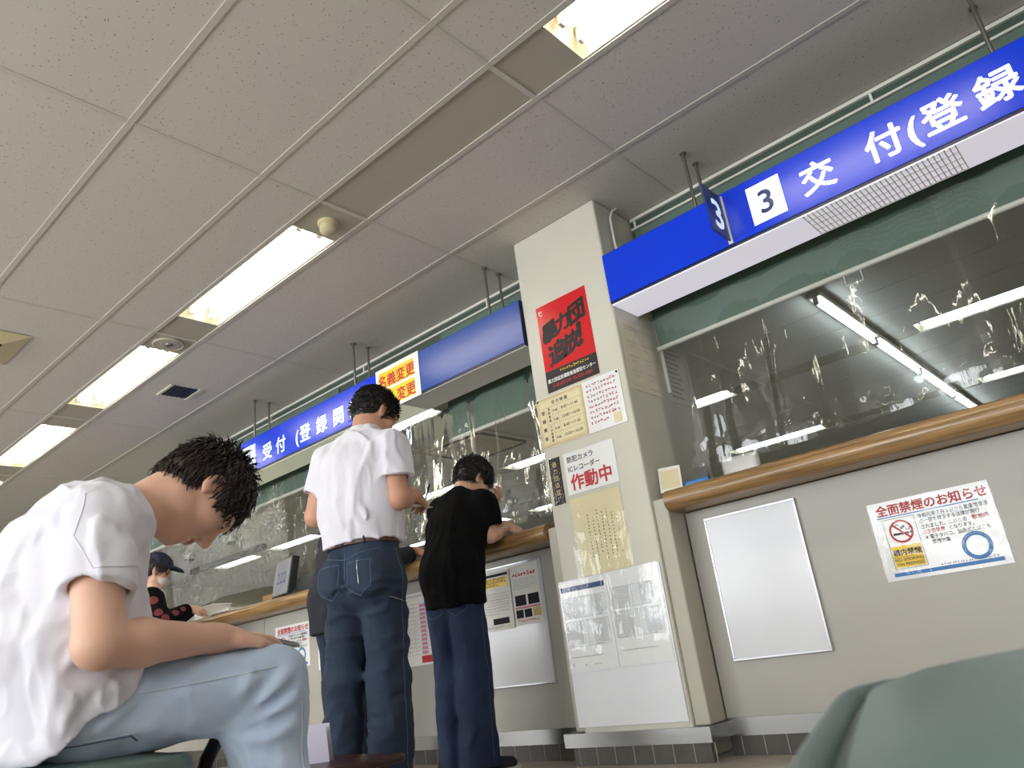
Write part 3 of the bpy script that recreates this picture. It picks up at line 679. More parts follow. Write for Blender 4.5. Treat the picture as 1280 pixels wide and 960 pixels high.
# column whiteboard with two printed sheets
t = thing('pillar_whiteboard', 'tall blank white panel fixed to the foot of the pillar', 'whiteboard', (-2.095, YC-.004, .155))
build('panel', MB().box(-2.388, -1.802, YC-.006, YC-.0006, .158, .822), 'whiteboard', t, bevel=.002)
YW = YC-.0062
def table_sheet(x0, x1, z0, z1, label, seed, header):
    t = thing('printed_sheet', label, 'notice', ((x0+x1)/2, YW-.002, z0), 'fee table sheets on the pillar panel')
    build('sheet', MB().box(x0, x1, YW-.0018, YW-.0006, z0, z1), 'laminated', t)
    o = Vector((x0, YW-.0018, z0)); W, H = x1-x0, z1-z0
    g = MB(); b = MB(); q = MB()
    if header: rect(q, o, XW, ZU, .008, H-.045, W-.02, .024, .001)
    for (za, zb, cols) in ((H-.17, H-.075, (.45, .62, .8)), (H-.30, H-.185, (.35, .5, .65, .82))):
        outline(g, o, XW, ZU, .012, za, W-.03, zb-za, .001, .001)
        for c in cols: rect(g, o, XW, ZU, .012+(W-.03)*c, za, .0008, zb-za, .001)
        n = int((zb-za)/.0085)
        for k in range(1, n): rect(g, o, XW, ZU, .012, za+k*(zb-za)/n, W-.03, .0005, .001)
        squiggles(b, o+Vector((.016, 0, za)), XW, ZU, (W-.04)*.4, zb-za, n, seed, cell=.0055)
        squiggles(b, o+Vector((.016+(W-.03)*cols[-2], 0, za)), XW, ZU, (W-.03)*.3, zb-za, n, seed+5, cell=.0055)
    squiggles(b, o+Vector((.02, 0, .062)), XW, ZU, W-.09, .012, 1, seed+9, cell=.007)
    build('table_lines', g, 'pale_blue_ink', t); build('small_print', b, 'ink', t)
    if header:
        build('title_band', q, 'plate_blue', t); e = MB(); squiggles(e, o+Vector((.02, 0, .02)), XW, ZU, .03, .02, 1, 3, cell=.016); squiggles(e, o+Vector((.09, 0, .02)), XW, ZU, .02, .02, 1, 5, cell=.014); squiggles(e, o+Vector((.145, 0, .025)), XW, ZU, .05, .008, 1, 6, cell=.007); build('footer_marks', e, 'grey_ink', t)
    pouch(t, x0-.003, x1+.003, z0-.003, z1+.004, YW-.003, seed, .0035)
    return t
table_sheet(-2.386, -2.104, .398, .812, 'left printed fee table with dark title band on the pillar panel', 11, True)
table_sheet(-2.098, -1.812, .402, .824, 'right printed fee table without title band on the pillar panel', 23, False)
# two notices on the side of the pillar
Yv = Vector((0, 1, 0))
for y0, y1, z0, z1, lb, sd in ((3.085, 3.385, 1.66, 2.045, 'large faint notice on the pillar side nearest the front edge', 5), (3.470, 3.69, 1.655, 2.03, 'notice with a list of bullet lines on the pillar side behind the curtain', 6)):
    t = thing('side_notice', lb, 'notice', (CX1+.002, (y0+y1)/2, z0), 'notices on the pillar side')
    build('sheet', MB().box(CX1+.0006, CX1+.0018, y0, y1, z0, z1), 'cream_metal' if sd == 5 else 'paper', t)
    o = Vector((CX1+.0018, y0, z0)); q = MB()
    if sd == 5:
        squiggles(q, o+Vector((0, .03, .33)), Yv, ZU, .24, .03, 2, 1, cell=.009)
        for r in range(4):
            for c in range(2):
                squiggles(q, o+Vector((0, .03+.14*c, .26-.08*r)), Yv, ZU, .10, .02, 1, r*7+c, cell=.008); squiggles(q, o+Vector((0, .05+.14*c, .235-.08*r)), Yv, ZU, .05, .014, 1, r*9+c, cell=.008)
    else:
        for r in range(12): ring(q, o, Yv, ZU, .022, .345-.028*r, 0, .006, .001, 10); squiggles(q, o+Vector((0, .035, .335-.028*r)), Yv, ZU, .09+.07*((r*37 % 5)/5), .018, 1, r, cell=.011, weight=.14)
    build('small_print', q, 'ink' if sd == 6 else 'grey_ink', t)

# ================================================================ NOTICES ON THE COUNTER FRONTS
YP = 3.21
def no_smoking(x0, z0, label, pch):
    W, H = .431, .299; y = YP
    t = thing('no_smoking_notice', label, 'notice', (x0+W/2, y-.003, z0), 'no smoking notices')
    build('sheet', MB().box(x0, x0+W, y-.0022, y-.0006, z0, z0+H), 'laminated', t)
    o = Vector((x0, y-.0022, z0))
    text(t, 'title', '全面禁煙のお知らせ', o+Vector((.225, 0, .248)), XW, ZU, .044, 'red_ink', 'CENTER', .028)
    r = MB(); rect(r, o, XW, ZU, .025, .236, .36, .0035); build('title_rule', r, 'blue_ink', t)
    r = MB(); rect(r, o, XW, ZU, .03, .014, .375, .0135); build('blue_bar', r, 'blue_ink', t)
    r = MB(); outline(r, o, XW, ZU, .040, .040, .118, .190, .0018); build('panel_outline', r, 'grey_ink', t)
    r = MB(); rect(r, o, XW, ZU, .045, .045, .108, .080); build('yellow_panel', r, 'yellow', t)
    r = MB(); rect(r, o, XW, ZU, .045, .083, .108, .0012, .0014); build('panel_rule', r, 'ink', t)
    text(t, 'lettering', '構内禁煙', o+Vector((.099, 0, .091)), XW, ZU, .0255, 'ink', 'CENTER', .03, lift=.0016)
    text(t, 'lettering', 'NO SMOKING', o+Vector((.099, 0, .068)), XW, ZU, .0165, 'ink', 'CENTER', .012, lift=.0016)
    text(t, 'lettering', 'ON PREMISES', o+Vector((.099, 0, .051)), XW, ZU, .0165, 'ink', 'CENTER', .012, lift=.0016)
    r = MB(); rect(r, o, XW, ZU, .068, .165, .058, .0085, .0012); rect(r, o, XW, ZU, .129, .165, .006, .0085, .0012)
    for cx, cz, a0, a1 in ((.088, .196, PI*.2, PI*1.2), (.104, .196, -PI*.8, PI*.2), (.108, .188, PI*.1, PI*1.1), (.124, .188, -PI*.9, PI*.1)): ring(r, o, XW, ZU, cx, cz, .0062, .0088, .0012, 14, a0, a1)
    build('cigarette', r, 'ink', t)
    r = MB(); ring(r, o, XW, ZU, .099, .178, .036, .0435, .0016, 48)
    d = Vector((.707, 0, -.707)); c = o+Vector((.099, -.0016, .178)); u = Vector((.707, 0, .707))*.0035
    r.quad([c-d*.037-u, c+d*.037-u, c+d*.037+u, c-d*.037+u]); build('prohibition_ring', r, 'red_ink', t)
    for s, z, m, x in (('令和元年７月１日から健康増進法', .214, 'ink', .170), ('の一部を改正する法律が施行', .194, 'ink', .170), ('されました。このため、', .172, 'ink', .170), ('は全面禁煙', .152, 'red_ink', .170), ('となります。', .152, 'ink', .262), ('※ 電子タバコ、加熱式たばこも', .132, 'ink', .176), ('禁煙対象', .112, 'ink', .194)):
        text(t, 'lettering', s, o+Vector((x, 0, z)), XW, ZU, .0182, m, 'LEFT', .006, sx=.88)
    text(t, 'lettering', '敷地内', o+Vector((.345, 0, .172)), XW, ZU, .0195, 'red_ink', 'LEFT', .01)
    r = MB(); ring(r, o, XW, ZU, .335, .080, .036, .050, .0012, 40); build('round_badge_ring', r, 'blue_ink', t)
    r = MB(); ring(r, o, XW, ZU, .335, .080, 0, .034, .0012, 36); build('round_badge_centre', r, 'laminated', t)
    q = MB()
    for k in range(14):
        a = PI*(.12+.76*k/13); p = o+Vector((.335+.043*math.cos(a), 0, .080+.043*math.sin(a)))
        squiggles(q, p-Vector((.003, 0, .003)), XW, ZU, .0062, .007, 1, k, cell=.0058, lift=.0022, weight=.12)
    build('badge_print', q, 'paper', t)
    q = MB(); squiggles(q, o+Vector((.20, 0, .028)), XW, ZU, .20, .011, 1, 31, cell=.0082, weight=.11); build('small_print', q, 'plate_blue', t)
    if pch: pouch(t, x0-.004, x0+W+.004, z0-.004, z0+H+.004, y-.003, 13, .007)
no_smoking(-.917, .586, 'large no smoking notice in a shiny pouch right of the blank whiteboard', True)
no_smoking(-5.21, .640, 'no smoking notice seen just past the seated man\'s knee', False)
def whiteboard(x0, x1, z0, z1, label):
    t = thing('whiteboard', label, 'whiteboard', ((x0+x1)/2, YP-.01, z0), 'framed whiteboards')
    build('board', MB().box(x0+.004, x1-.004, YP-.012, YP-.0006, z0+.004, z1-.004), 'whiteboard', t)
    for a in ((x0, x1, z1-.010, z1), (x0, x1, z0, z0+.010)): build('frame_rail', MB().box(a[0], a[1], YP-.016, YP-.0006, a[2], a[3]), 'board_frame', t, bevel=.0015)
    for a in ((x0, x0+.009), (x1-.009, x1)): build('frame_rail', MB().box(a[0], a[1], YP-.0155, YP-.0006, z0+.0101, z1-.0101), 'board_frame', t, bevel=.0015)
    return t
whiteboard(-1.620, -1.190, .366, .982, 'blank framed whiteboard on the counter front right of the pillar')
whiteboard(-3.09, -2.612, .360, .992, 'framed whiteboard with two flyers behind the man in black')
def flyer(x0, x1, z0, z1, y, label, group, seed, kind):
    t = thing('flyer', label, 'notice', ((x0+x1)/2, y-.002, z0), group)
    build('sheet', MB().box(x0, x1, y-.0018, y-.0006, z0, z1), 'paper', t)
    o = Vector((x0, y-.0018, z0)); W, H = x1-x0, z1-z0
    a, b, c, d, e = MB(), MB(), MB(), MB(), MB()
    if kind == 'photos':
        squiggles(a, o+Vector((.012, 0, H-.065)), XW, ZU, W-.024, .026, 1, seed, cell=.019, weight=.2)
        squiggles(b, o+Vector((.012, 0, H-.13)), XW, ZU, W-.024, .058, 5, seed+1, cell=.0075)
        for k in range(2): rect(c, o, XW, ZU, .015+.092*k, .098, .078, .055)
        for k in range(2): rect(c, o, XW, ZU, .012+.06*k, .035, .052, .042)
        rect(d, o, XW, ZU, .008, .082, W-.016, .011); rect(e, o, XW, ZU, .135, .035, .055, .045)
        squiggles(a, o+Vector((.015, 0, .010)), XW, ZU, W-.03, .018, 1, seed+3, cell=.012, weight=.16)
        build('title', a, 'red_ink', t); build('photo_block', c, 'navy_cotton', t); build('pink_band', d, 'pink_ink', t); build('yellow_block', e, 'kraft_edge', t)
    elif kind == 'yellow':
        rect(d, o, XW, ZU, .03, H-.085, W-.045, .05); rect(c, o, XW, ZU, .02, H-.028, W-.03, .014); squiggles(a, o+Vector((.04, 0, H-.083)), XW, ZU, W-.065, .046, 3, seed, cell=.013, weight=.16, lift=.002)
        squiggles(b, o+Vector((.015, 0, .08)), XW, ZU, W-.03, .12, 8, seed+1, cell=.0085); rect(c, o, XW, ZU, .06, .03, .12, .032); squiggles(b, o+Vector((.015, 0, .008)), XW, ZU, W-.03, .016, 1, seed+3, cell=.011)
        build('yellow_block', d, 'yellow', t); build('dark_block', c, 'navy_cotton', t); build('title', a, 'ink', t)
    elif kind == 'calendar':
        squiggles(a, o+Vector((.02, 0, H-.03)), XW, ZU, W-.04, .018, 1, seed, cell=.012)
        for k in range(13): rect(b, o, XW, ZU, .015, .06+.0245*k, W-.03, .0012)
        for k in range(6): rect(b, o, XW, ZU, .015+(W-.03)/5*k, .06, .001, .295)
        for k in range(12): rect(c, o, XW, ZU, .015+(W-.03)*.6, .063+.0245*k, (W-.03)*.18, .017)
        rect(d, o, XW, ZU, .17, .012, .10, .04); squiggles(b, o+Vector((.02, 0, .07)), XW, ZU, W*.5, .28, 12, seed+2, cell=.009)
        build('title', a, 'ink', t); build('red_column', c, 'pink_ink', t); build('red_stamp', d, 'red_ink', t)
    else:
        squiggles(b, o+Vector((.03, 0, H*.35)), XW, ZU, W-.06, .06, 3, seed, cell=.014)
    build('small_print', b, 'grey_ink', t)
FG = 'flyers on the framed board'
flyer(-2.828, -2.632, .662, .975, YP-.0165, 'flyer with red title and dark photos on the framed whiteboard', FG, 41, 'photos')
flyer(-3.05, -2.838, .655, .968, YP-.0165, 'flyer with yellow headline block half hidden by the man in black', FG, 43, 'yellow')
flyer(-3.79, -3.485, .535, .957, YP, 'sheet with a red and green ruled table between the two standing men', 'sheets on the left counter front', 47, 'calendar')
flyer(-3.425, -3.215, .565, .862, YP, 'plain white sheet peeping out left of the man in black', 'sheets on the left counter front', 53, 'plain')
flyer(-4.68, -4.47, .600, .897, YP, 'plain white sheet peeping out left of the man in white and jeans', 'sheets on the left counter front', 57, 'plain')

# ================================================================ THINGS ON THE COUNTERS
WT = 1.1285
t = thing('router', 'small white rounded plastic box standing on the counter by the pillar', 'router', (-1.50, 3.47, WT))
build('case', MB().box(-1.595, -1.405, 3.44, 3.50, WT, WT+.155), 'white_plastic', t, smooth=True, bevel=.026, seg=4)
build('side_vent', MB().box(-1.5975, -1.5955, 3.455, 3.485, WT+.03, WT+.10), 'grey_ink', t)
lf = MB(); lf.obox((-1.722, 3.155, WT+.064), (.93, .37, 0), (-.12, .31, .943), (.35, -.877, .33), .052, .066, .0012)
o_ = props(build('leaflet', lf, 'paper'), 'small printed card leaning against the pillar at the counter end', 'card')
q = MB(); rect(q, (-1.722, 3.155, WT+.064), (.93, .37, 0), (-.12, .31, .943), -.044, -.05, .088, .1, .0016); build('printed_panel', q, 'laminated_cream', o_)
t = thing('tape_dispenser', 'blue tape dispenser with dark roll on the counter by the pillar', 'tape dispenser', (-1.60, 3.17, WT))
build('body', MB().box(-1.655, -1.53, 3.15, 3.185, WT, WT+.032), 'blue_ink', t, bevel=.008)
build('tape_roll', MB().lathe((-1.56, 3.1675-.011, WT+.034), [(.012, 0), (.030, 0), (.030, .022), (.012, .022)], 24, (0, 1, 0)), 'dark_plastic', t, smooth=True)
props(build('pen', MB().tube([(-1.70, 3.235, WT+.006), (-1.58, 3.215, WT+.006)], .0055, 10), 'plate_blue', smooth=True), 'dark blue pen lying on the counter beside the leaning card', 'pen')
# ticket display
t = thing('ticket_display', 'grey number display on the counter reading three twos', 'display', (-4.93, 3.28, WT))
fx = Vector((.985, -.17, 0)).normalized(); fz = Vector((.03, .17, .98)).normalized()
c = Vector((-4.99, 3.165, WT+.142))
sc_ = build('screen_case', MB().obox(c, fx, fx.cross(fz), fz, .15, .028, .138), 'dark_plastic', t, bevel=.006)
nrm = (fx.cross(fz)).normalized()
if nrm.y > 0: nrm = -nrm
q = MB(); q.obox(c+nrm*.0292, fx, nrm, fz, .138, .001, .126); build('screen', q, 'screen_grey', sc_)
text(sc_, 'numerals', '222', c+nrm*.0305-fz*.045, fx, fz, .115, 'plate_blue', 'CENTER', .01)
wd = MB(); x0, x1 = -4.90, -4.60; wd.prism([(3.09, WT), (3.29, WT), (3.29, WT+.125), (3.24, WT+.135)], x0, x1); build('keypad_base', wd, 'dark_plastic', t, bevel=.006)
# tray and paper at the far end
t = thing('paper_tray', 'white box shaped tray on the counter in front of the woman', 'tray', (-6.090, 3.17, WT))
tm = MB(); tm.box(-6.230, -5.950, 3.10, 3.26, WT, WT+.006); tm.box(-6.230, -5.950, 3.10, 3.106, WT+.006, WT+.09); tm.box(-6.230, -5.950, 3.254, 3.26, WT+.006, WT+.09); tm.box(-6.230, -6.224, 3.106, 3.254, WT+.006, WT+.09); tm.box(-5.956, -5.950, 3.106, 3.254, WT+.006, WT+.09)
build('box', tm, 'white_plastic', t); build('rim', MB().tube([(-6.235, 3.095, WT+.09), (-5.945, 3.095, WT+.09), (-5.945, 3.265, WT+.09), (-6.235, 3.265, WT+.09), (-6.235, 3.095, WT+.09)], .006, 8), 'white_plastic', t, smooth=True)
props(build('pen', MB().tube([(-6.190, 3.12, WT+.103), (-5.970, 3.10, WT+.103)], .006, 10), 'black', smooth=True), 'black pen lying across the white tray', 'pen')
props(build('document', MB().box(-5.90, -5.62, 3.06, 3.26, WT, WT+.022), 'paper', bevel=.002), 'stack of papers lying on the counter right of the white tray', 'papers')
props(build('document', MB().box(-6.60, -6.26, 3.06, 3.26, WT, WT+.022), 'paper', bevel=.002), 'papers lying on the counter in front of the woman\'s waist', 'papers')
t = thing('cardboard_box', 'small brown cardboard box on the counter near the display', 'box', (-5.62, 3.45, WT))
build('carton', MB().box(-5.70, -5.54, 3.40, 3.50, WT, WT+.105), 'cardboard', t, bevel=.002); build('lid_flap', MB().box(-5.702, -5.538, 3.398, 3.448, WT+.1055, WT+.108), 'cardboard', t)
# office details seen below the curtains: blind, cabinets
bl = MB()
for k in range(44): bl.box(XL+.04, XL+.065, 7.45, 9.65, 1.0+.0305*k, 1.0+.0305*k+.026)
props(build('window_blind', bl, 'cream_paper'), 'cream slatted blind on the far office window', 'blind')
for y0, lb in ((9.9, 'tall grey cabinet standing against the end wall of the office'),):
    t = thing('tall_cabinet', lb, 'cabinet', (-15.1, y0+.5, 0))
    build('body', MB().box(-15.46, -14.9, y0, y0+1.0, 0, 2.3), 'strip_panel', t, bevel=.01)
    for k in range(2): d_ = build('door', MB().box(-14.898, -14.88, y0+.01+.5*k, y0+.49+.5*k, .05, 2.28), 'cream_metal', t, bevel=.004); build('handle', MB().box(-14.879, -14.86, y0+.44+.10*k, y0+.46+.10*k, 1.1, 1.25), 'rod_steel', d_)

# ================================================================ BENCHES AND LOW TABLE
def cushion(name, x0, x1, y0, y1, z0, z1, r, dome, parent, m, slope=0.0):
    """padded seat: rounded in plan, domed on top"""
    mb = MB(); nu, nr = 64, 14
    cx, cy, hx, hy = (x0+x1)/2, (y0+y1)/2, (x1-x0)/2, (y1-y0)/2
    def rim(k):
        a = 2*PI*k/nu; c, s = math.cos(a), math.sin(a); p = 6.0
        q = (abs(c)**p+abs(s)**p)**(-1/p); return c*q, s*q
    prof = [(0.96, z0), (1.0, z0+.012), (1.0, z1-.030), (.994, z1-.014), (.978, z1-.005), (.958, z1-.005), (.940, z1-.014), (.926, z1-.019), (.912, z1-.013), (.893, z1-.003)]
    prof += [(.893*(1-k/8), z1+dome*(1-(1-k/8)**2.2)) for k in range(1, 8)]
    for f, z in prof:
        for k in range(nu):
            u, v = rim(k); e = (1-f)*.9
            mb.v.append((cx+u*(hx*f if f > .9 else hx*f), cy+v*hy*f, z+slope*(cy+v*hy*f-cy)))
    for i in range(len(prof)-1):
        for k in range(nu):
            a = i*nu+k; b = i*nu+(k+1) % nu; mb.f.append((a, b, b+nu, a+nu)); mb.m.append(0)
    mb.f.append(tuple(range(nu))[::-1]); mb.m.append(0); e = (len(prof)-1)*nu; mb.f.append(tuple(e+k for k in range(nu))); mb.m.append(0)
    o = build(name, mb, m, parent, smooth='all')
    pts = [(cx+rim(k)[0]*hx*.926, cy+rim(k)[1]*hy*.926, z1-.017+slope*rim(k)[1]*hy*.926) for k in range(nu+1)]
    build('piping', MB().tube(pts, .0045, 8, cap=False), 'green_piping', o, smooth='all')
    return o
def bench(x0, x1, y0, y1, zt, label, slope=0.0, dome=.012, arm=False):
    t = thing('padded_bench', label, 'bench', ((x0+x1)/2, (y0+y1)/2, 0), 'green padded benches')
    cushion('seat_cushion', x0, x1, y0, y1, zt-.095, zt-dome, .05, dome, t, 'green_vinyl', slope)
    fr = MB(); fr.box(x0+.05, x1-.05, y0+.05, y1-.05, zt-.135, zt-.0965-abs(slope)*.25); build('seat_frame', fr, 'black_metal', t)
    for xx in (x0+.08, x1-.08):
        for yy in (y0+.08, y1-.08):
            build('leg', MB().tube([(xx, yy, zt-.136), (xx, yy, .004)], .016, 12), 'black_metal', t, smooth=True)
    if arm:
        build('armrest', MB().tube([(-1.735, .84, .02), (-1.735, .85, .20), (-1.735, .87, .30), (-1.735, .895, .37), (-1.735, .93, .425)], .016, 12), 'black_metal', t, smooth='all')
    return t
bench(-2.30, -1.50, .22, .80, .432, 'dark green padded bench the man in pale jeans sits on', slope=-.05, arm=True)
fb = bench(-.19, .33, .21, .77, .460, 'green padded bench blurred in the near right corner', dome=.02); fb.rotation_euler.z = math.radians(16)
t = thing('low_table', 'low dark brown table top behind the seated man\'s shin', 'table', (-2.65, 1.66, 0))
build('table_top', MB().box(-3.1, -2.22, 1.45, 1.86, .215, .245), 'dark_wood', t, smooth=True, bevel=.012, seg=3)
for xx in (-3.04, -2.28):
    for yy in (1.51, 1.80): build('leg', MB().box(xx-.018, xx+.018, yy-.018, yy+.018, 0, .2145), 'dark_wood', t, bevel=.003)
t = thing('leaflet_holder', 'frosted upright leaflet holder standing on the low brown table', 'leaflet holder', (-2.50, 1.64, .2455))
hl = MB(); hl.obox((-2.50, 1.62, .303), (.82, .57, 0), (-.57, .82, .22), (.12, -.17, .97), .105, .0015, .058); build('front_pocket', hl, 'frosted', t)
hl = MB(); hl.obox((-2.515, 1.645, .308), (.82, .57, 0), (-.57, .82, .22), (.12, -.17, .97), .105, .0015, .062); build('back_plate', hl, 'frosted', t)

# ================================================================ PEOPLE: bodies and clothes as smooth implicit surfaces
def V3(*a): return np.array(a, dtype=np.float64)
def nrmz(v): v = np.asarray(v, float); return v/np.linalg.norm(v)
class Field:
    def __init__(s, lo, hi, h):
        s.lo = np.array(lo, float); s.h = h; n = np.ceil((np.array(hi)-s.lo)/h).astype(int)+1
        s.ax = [(s.lo[i]+h*np.arange(n[i])).astype(np.float32) for i in range(3)]
        s.D = np.full(tuple(n), .25, np.float32)
    def like(s):
        o = Field.__new__(Field); o.lo, o.h, o.ax = s.lo, s.h, s.ax; o.D = np.full(s.D.shape, .25, np.float32); return o
    def _sl(s, lo, hi):
        out = []
        for i in range(3):
            a = int(max(0, math.floor((lo[i]-s.lo[i])/s.h))); b = int(min(s.D.shape[i], math.ceil((hi[i]-s.lo[i])/s.h)+1)); out.append(slice(a, max(a, b)))
        return tuple(out)
    def apply(s, fn, lo, hi, k, mode='u'):
        m = k*1.3+.03; lo = np.asarray(lo)-m; hi = np.asarray(hi)+m; sl = s._sl(lo, hi)
        if any(q.stop <= q.start for q in sl): return s
        X = s.ax[0][sl[0]][:, None, None]; Y = s.ax[1][sl[1]][None, :, None]; Z = s.ax[2][sl[2]][None, None, :]
        d = fn(X, Y, Z).astype(np.float32); D = s.D[sl]
        if mode == 'u':
            hh = np.maximum(k-np.abs(D-d), 0)/max(k, 1e-6); s.D[sl] = np.minimum(D, d)-hh*hh*k*.25
        else:
            hh = np.maximum(k-np.abs(D+d), 0)/max(k, 1e-6); s.D[sl] = np.maximum(D, -d)+hh*hh*k*.25
        return s
    def cone(s, a, b, ra, rb, k=.015, mode='u'):
        a = np.asarray(a, float); b = np.asarray(b, float); ab = b-a; L2 = max(ab@ab, 1e-9)
        def fn(X, Y, Z):
            px, py, pz = X-a[0], Y-a[1], Z-a[2]; t = np.clip((px*ab[0]+py*ab[1]+pz*ab[2])/L2, 0, 1)
            return np.sqrt((px-t*ab[0])**2+(py-t*ab[1])**2+(pz-t*ab[2])**2)-(ra+(rb-ra)*t)
        r = max(ra, rb); return s.apply(fn, np.minimum(a, b)-r, np.maximum(a, b)+r, k, mode)
    def chain(s, pts, rs, k=.015, mode='u'):
        for i in range(len(pts)-1): s.cone(pts[i], pts[i+1], rs[i], rs[i+1], k, mode)
        return s
    def ell(s, c, r, R=None, k=.015, mode='u'):
        c = np.asarray(c, float); r = np.asarray(r, float); R = np.eye(3) if R is None else np.asarray(R)
        def fn(X, Y, Z):
            px, py, pz = X-c[0], Y-c[1], Z-c[2]; k0 = 0; k1 = 0
            for i in range(3):
                q = (px*R[i, 0]+py*R[i, 1]+pz*R[i, 2])/r[i]; k0 = k0+q*q; k1 = k1+(q/r[i])**2
            k0 = np.sqrt(k0); return k0*(k0-1)/np.maximum(np.sqrt(k1), 1e-6)
        e = np.abs(R.T) @ r; return s.apply(fn, c-e, c+e, k, mode)
    def econe(s, a, b, ra, rb, rdir, k=.03, mode='u'):      # tapered limb of elliptic section; ra, rb = (half width, half depth)
        a = np.asarray(a, float); b = np.asarray(b, float); ax = nrmz(b-a); L = np.linalg.norm(b-a)
        r_ = nrmz(np.asarray(rdir)-ax*(ax@np.asarray(rdir))); n_ = np.cross(ax, r_)
        def fn(X, Y, Z):
            px, py, pz = X-a[0], Y-a[1], Z-a[2]; w = px*ax[0]+py*ax[1]+pz*ax[2]; t = np.clip(w/L, 0, 1); w = w-t*L
            W = ra[0]+(rb[0]-ra[0])*t; D = ra[1]+(rb[1]-ra[1])*t; C = np.minimum(W, D)
            u = px*r_[0]+py*r_[1]+pz*r_[2]; v = px*n_[0]+py*n_[1]+pz*n_[2]
            k0 = np.sqrt((u/W)**2+(v/D)**2+(w/C)**2); k1 = np.sqrt((u/W**2)**2+(v/D**2)**2+(w/C**2)**2)
            return k0*(k0-1)/np.maximum(k1, 1e-6)
        m = max(*ra, *rb); return s.apply(fn, np.minimum(a, b)-m, np.maximum(a, b)+m, k, mode)
    def cut(s, p, n, k=0.0):                                # keep the side the normal points away from
        p = np.asarray(p, float); n = nrmz(n)
        d = ((s.ax[0]-p[0])*n[0])[:, None, None]+((s.ax[1]-p[1])*n[1])[None, :, None]+((s.ax[2]-p[2])*n[2])[None, None, :]
        s.D = np.maximum(s.D, d.astype(np.float32)); return s
    def join(s, o, k=.01):
        hh = np.maximum(k-np.abs(s.D-o.D), 0)/max(k, 1e-6); s.D = np.minimum(s.D, o.D)-hh*hh*k*.25; return s
    def minus(s, o): s.D = np.maximum(s.D, -o.D); return s
    def disp(s, fn, band=.035, floor=-.0035):
        I = np.nonzero(np.abs(s.D) < band); P = np.stack([s.ax[i][I[i]] for i in range(3)], -1).astype(np.float32)
        s.D[I] -= np.maximum(fn(P), floor).astype(np.float32); return s
    def crease(s, a, b, amp, wd):                           # ridge (amp > 0) or valley along a segment
        a = np.asarray(a, np.float32); b = np.asarray(b, np.float32); ab = b-a; L2 = float(ab@ab)+1e-9
        lo = np.minimum(a, b)-3*wd; hi = np.maximum(a, b)+3*wd; sl = s._sl(lo, hi)
        if any(q.stop <= q.start for q in sl): return s
        X = s.ax[0][sl[0]][:, None, None]-a[0]; Y = s.ax[1][sl[1]][None, :, None]-a[1]; Z = s.ax[2][sl[2]][None, None, :]-a[2]
        t = np.clip((X*ab[0]+Y*ab[1]+Z*ab[2])/L2, 0, 1); d2 = (X-t*ab[0])**2+(Y-t*ab[1])**2+(Z-t*ab[2])**2
        s.D[sl] -= (amp*np.sin(np.pi*np.clip(t*.9+.05, 0, 1))*np.exp(-d2/wd**2)).astype(np.float32); return s
    def surface(s):
        D = s.D; S = D < 0; sh = np.array(D.shape); cn = sh-1; st = np.array([cn[1]*cn[2], cn[2], 1])
        tot = int(cn.prod()); keys = []; pos = []; quads = []
        for a in range(3):
            b, c = (a+1) % 3, (a+2) % 3
            s0 = [slice(None)]*3; s1 = [slice(None)]*3; s0[a] = slice(0, -1); s1[a] = slice(1, None)
            E = S[tuple(s0)] != S[tuple(s1)]
            for q in (b, c):
                e = [slice(None)]*3; e[q] = 0; E[tuple(e)] = False; e[q] = -1; E[tuple(e)] = False
            I = np.stack(np.nonzero(E), -1); J = I.copy(); J[:, a] += 1
            d0 = D[I[:, 0], I[:, 1], I[:, 2]]; d1 = D[J[:, 0], J[:, 1], J[:, 2]]
            p = I.astype(np.float32); p[:, a] += d0/(d0-d1)
            cs = []
            for db, dc in ((0, 0), (-1, 0), (-1, -1), (0, -1)):
                C = I.copy(); C[:, b] += db; C[:, c] += dc; key = C@st; cs.append(key); keys.append(key); pos.append(p)
            q = np.stack(cs, -1); fl = d0 > 0; q[fl] = q[fl][:, ::-1]; quads.append(q)
        keys = np.concatenate(keys); pos = np.concatenate(pos); quads = np.concatenate(quads)
        uq, inv = np.unique(keys, return_inverse=True); cnt = np.bincount(inv)
        vt = np.stack([np.bincount(inv, pos[:, i])/cnt for i in range(3)], -1)
        f = np.searchsorted(uq, quads)
        for it in range(2):                                 # light relaxing
            acc = np.zeros_like(vt); n = np.zeros(len(vt))
            for i in range(4):
                j = (i+1) % 4
                for k in range(3): acc[:, k] += np.bincount(f[:, i], vt[f[:, j], k], len(vt))+np.bincount(f[:, j], vt[f[:, i], k], len(vt))
                n += np.bincount(f[:, i], minlength=len(vt))+np.bincount(f[:, j], minlength=len(vt))
            vt = vt*.5+.5*acc/np.maximum(n, 1)[:, None]
        w_ = s.lo+vt*s.h; a, b, c = (w_[f[:, i]] for i in range(3))
        if (np.cross(b-a, c-a)*(a-w_.mean(0))).sum() < 0: f = f[:, ::-1]
        return w_, f
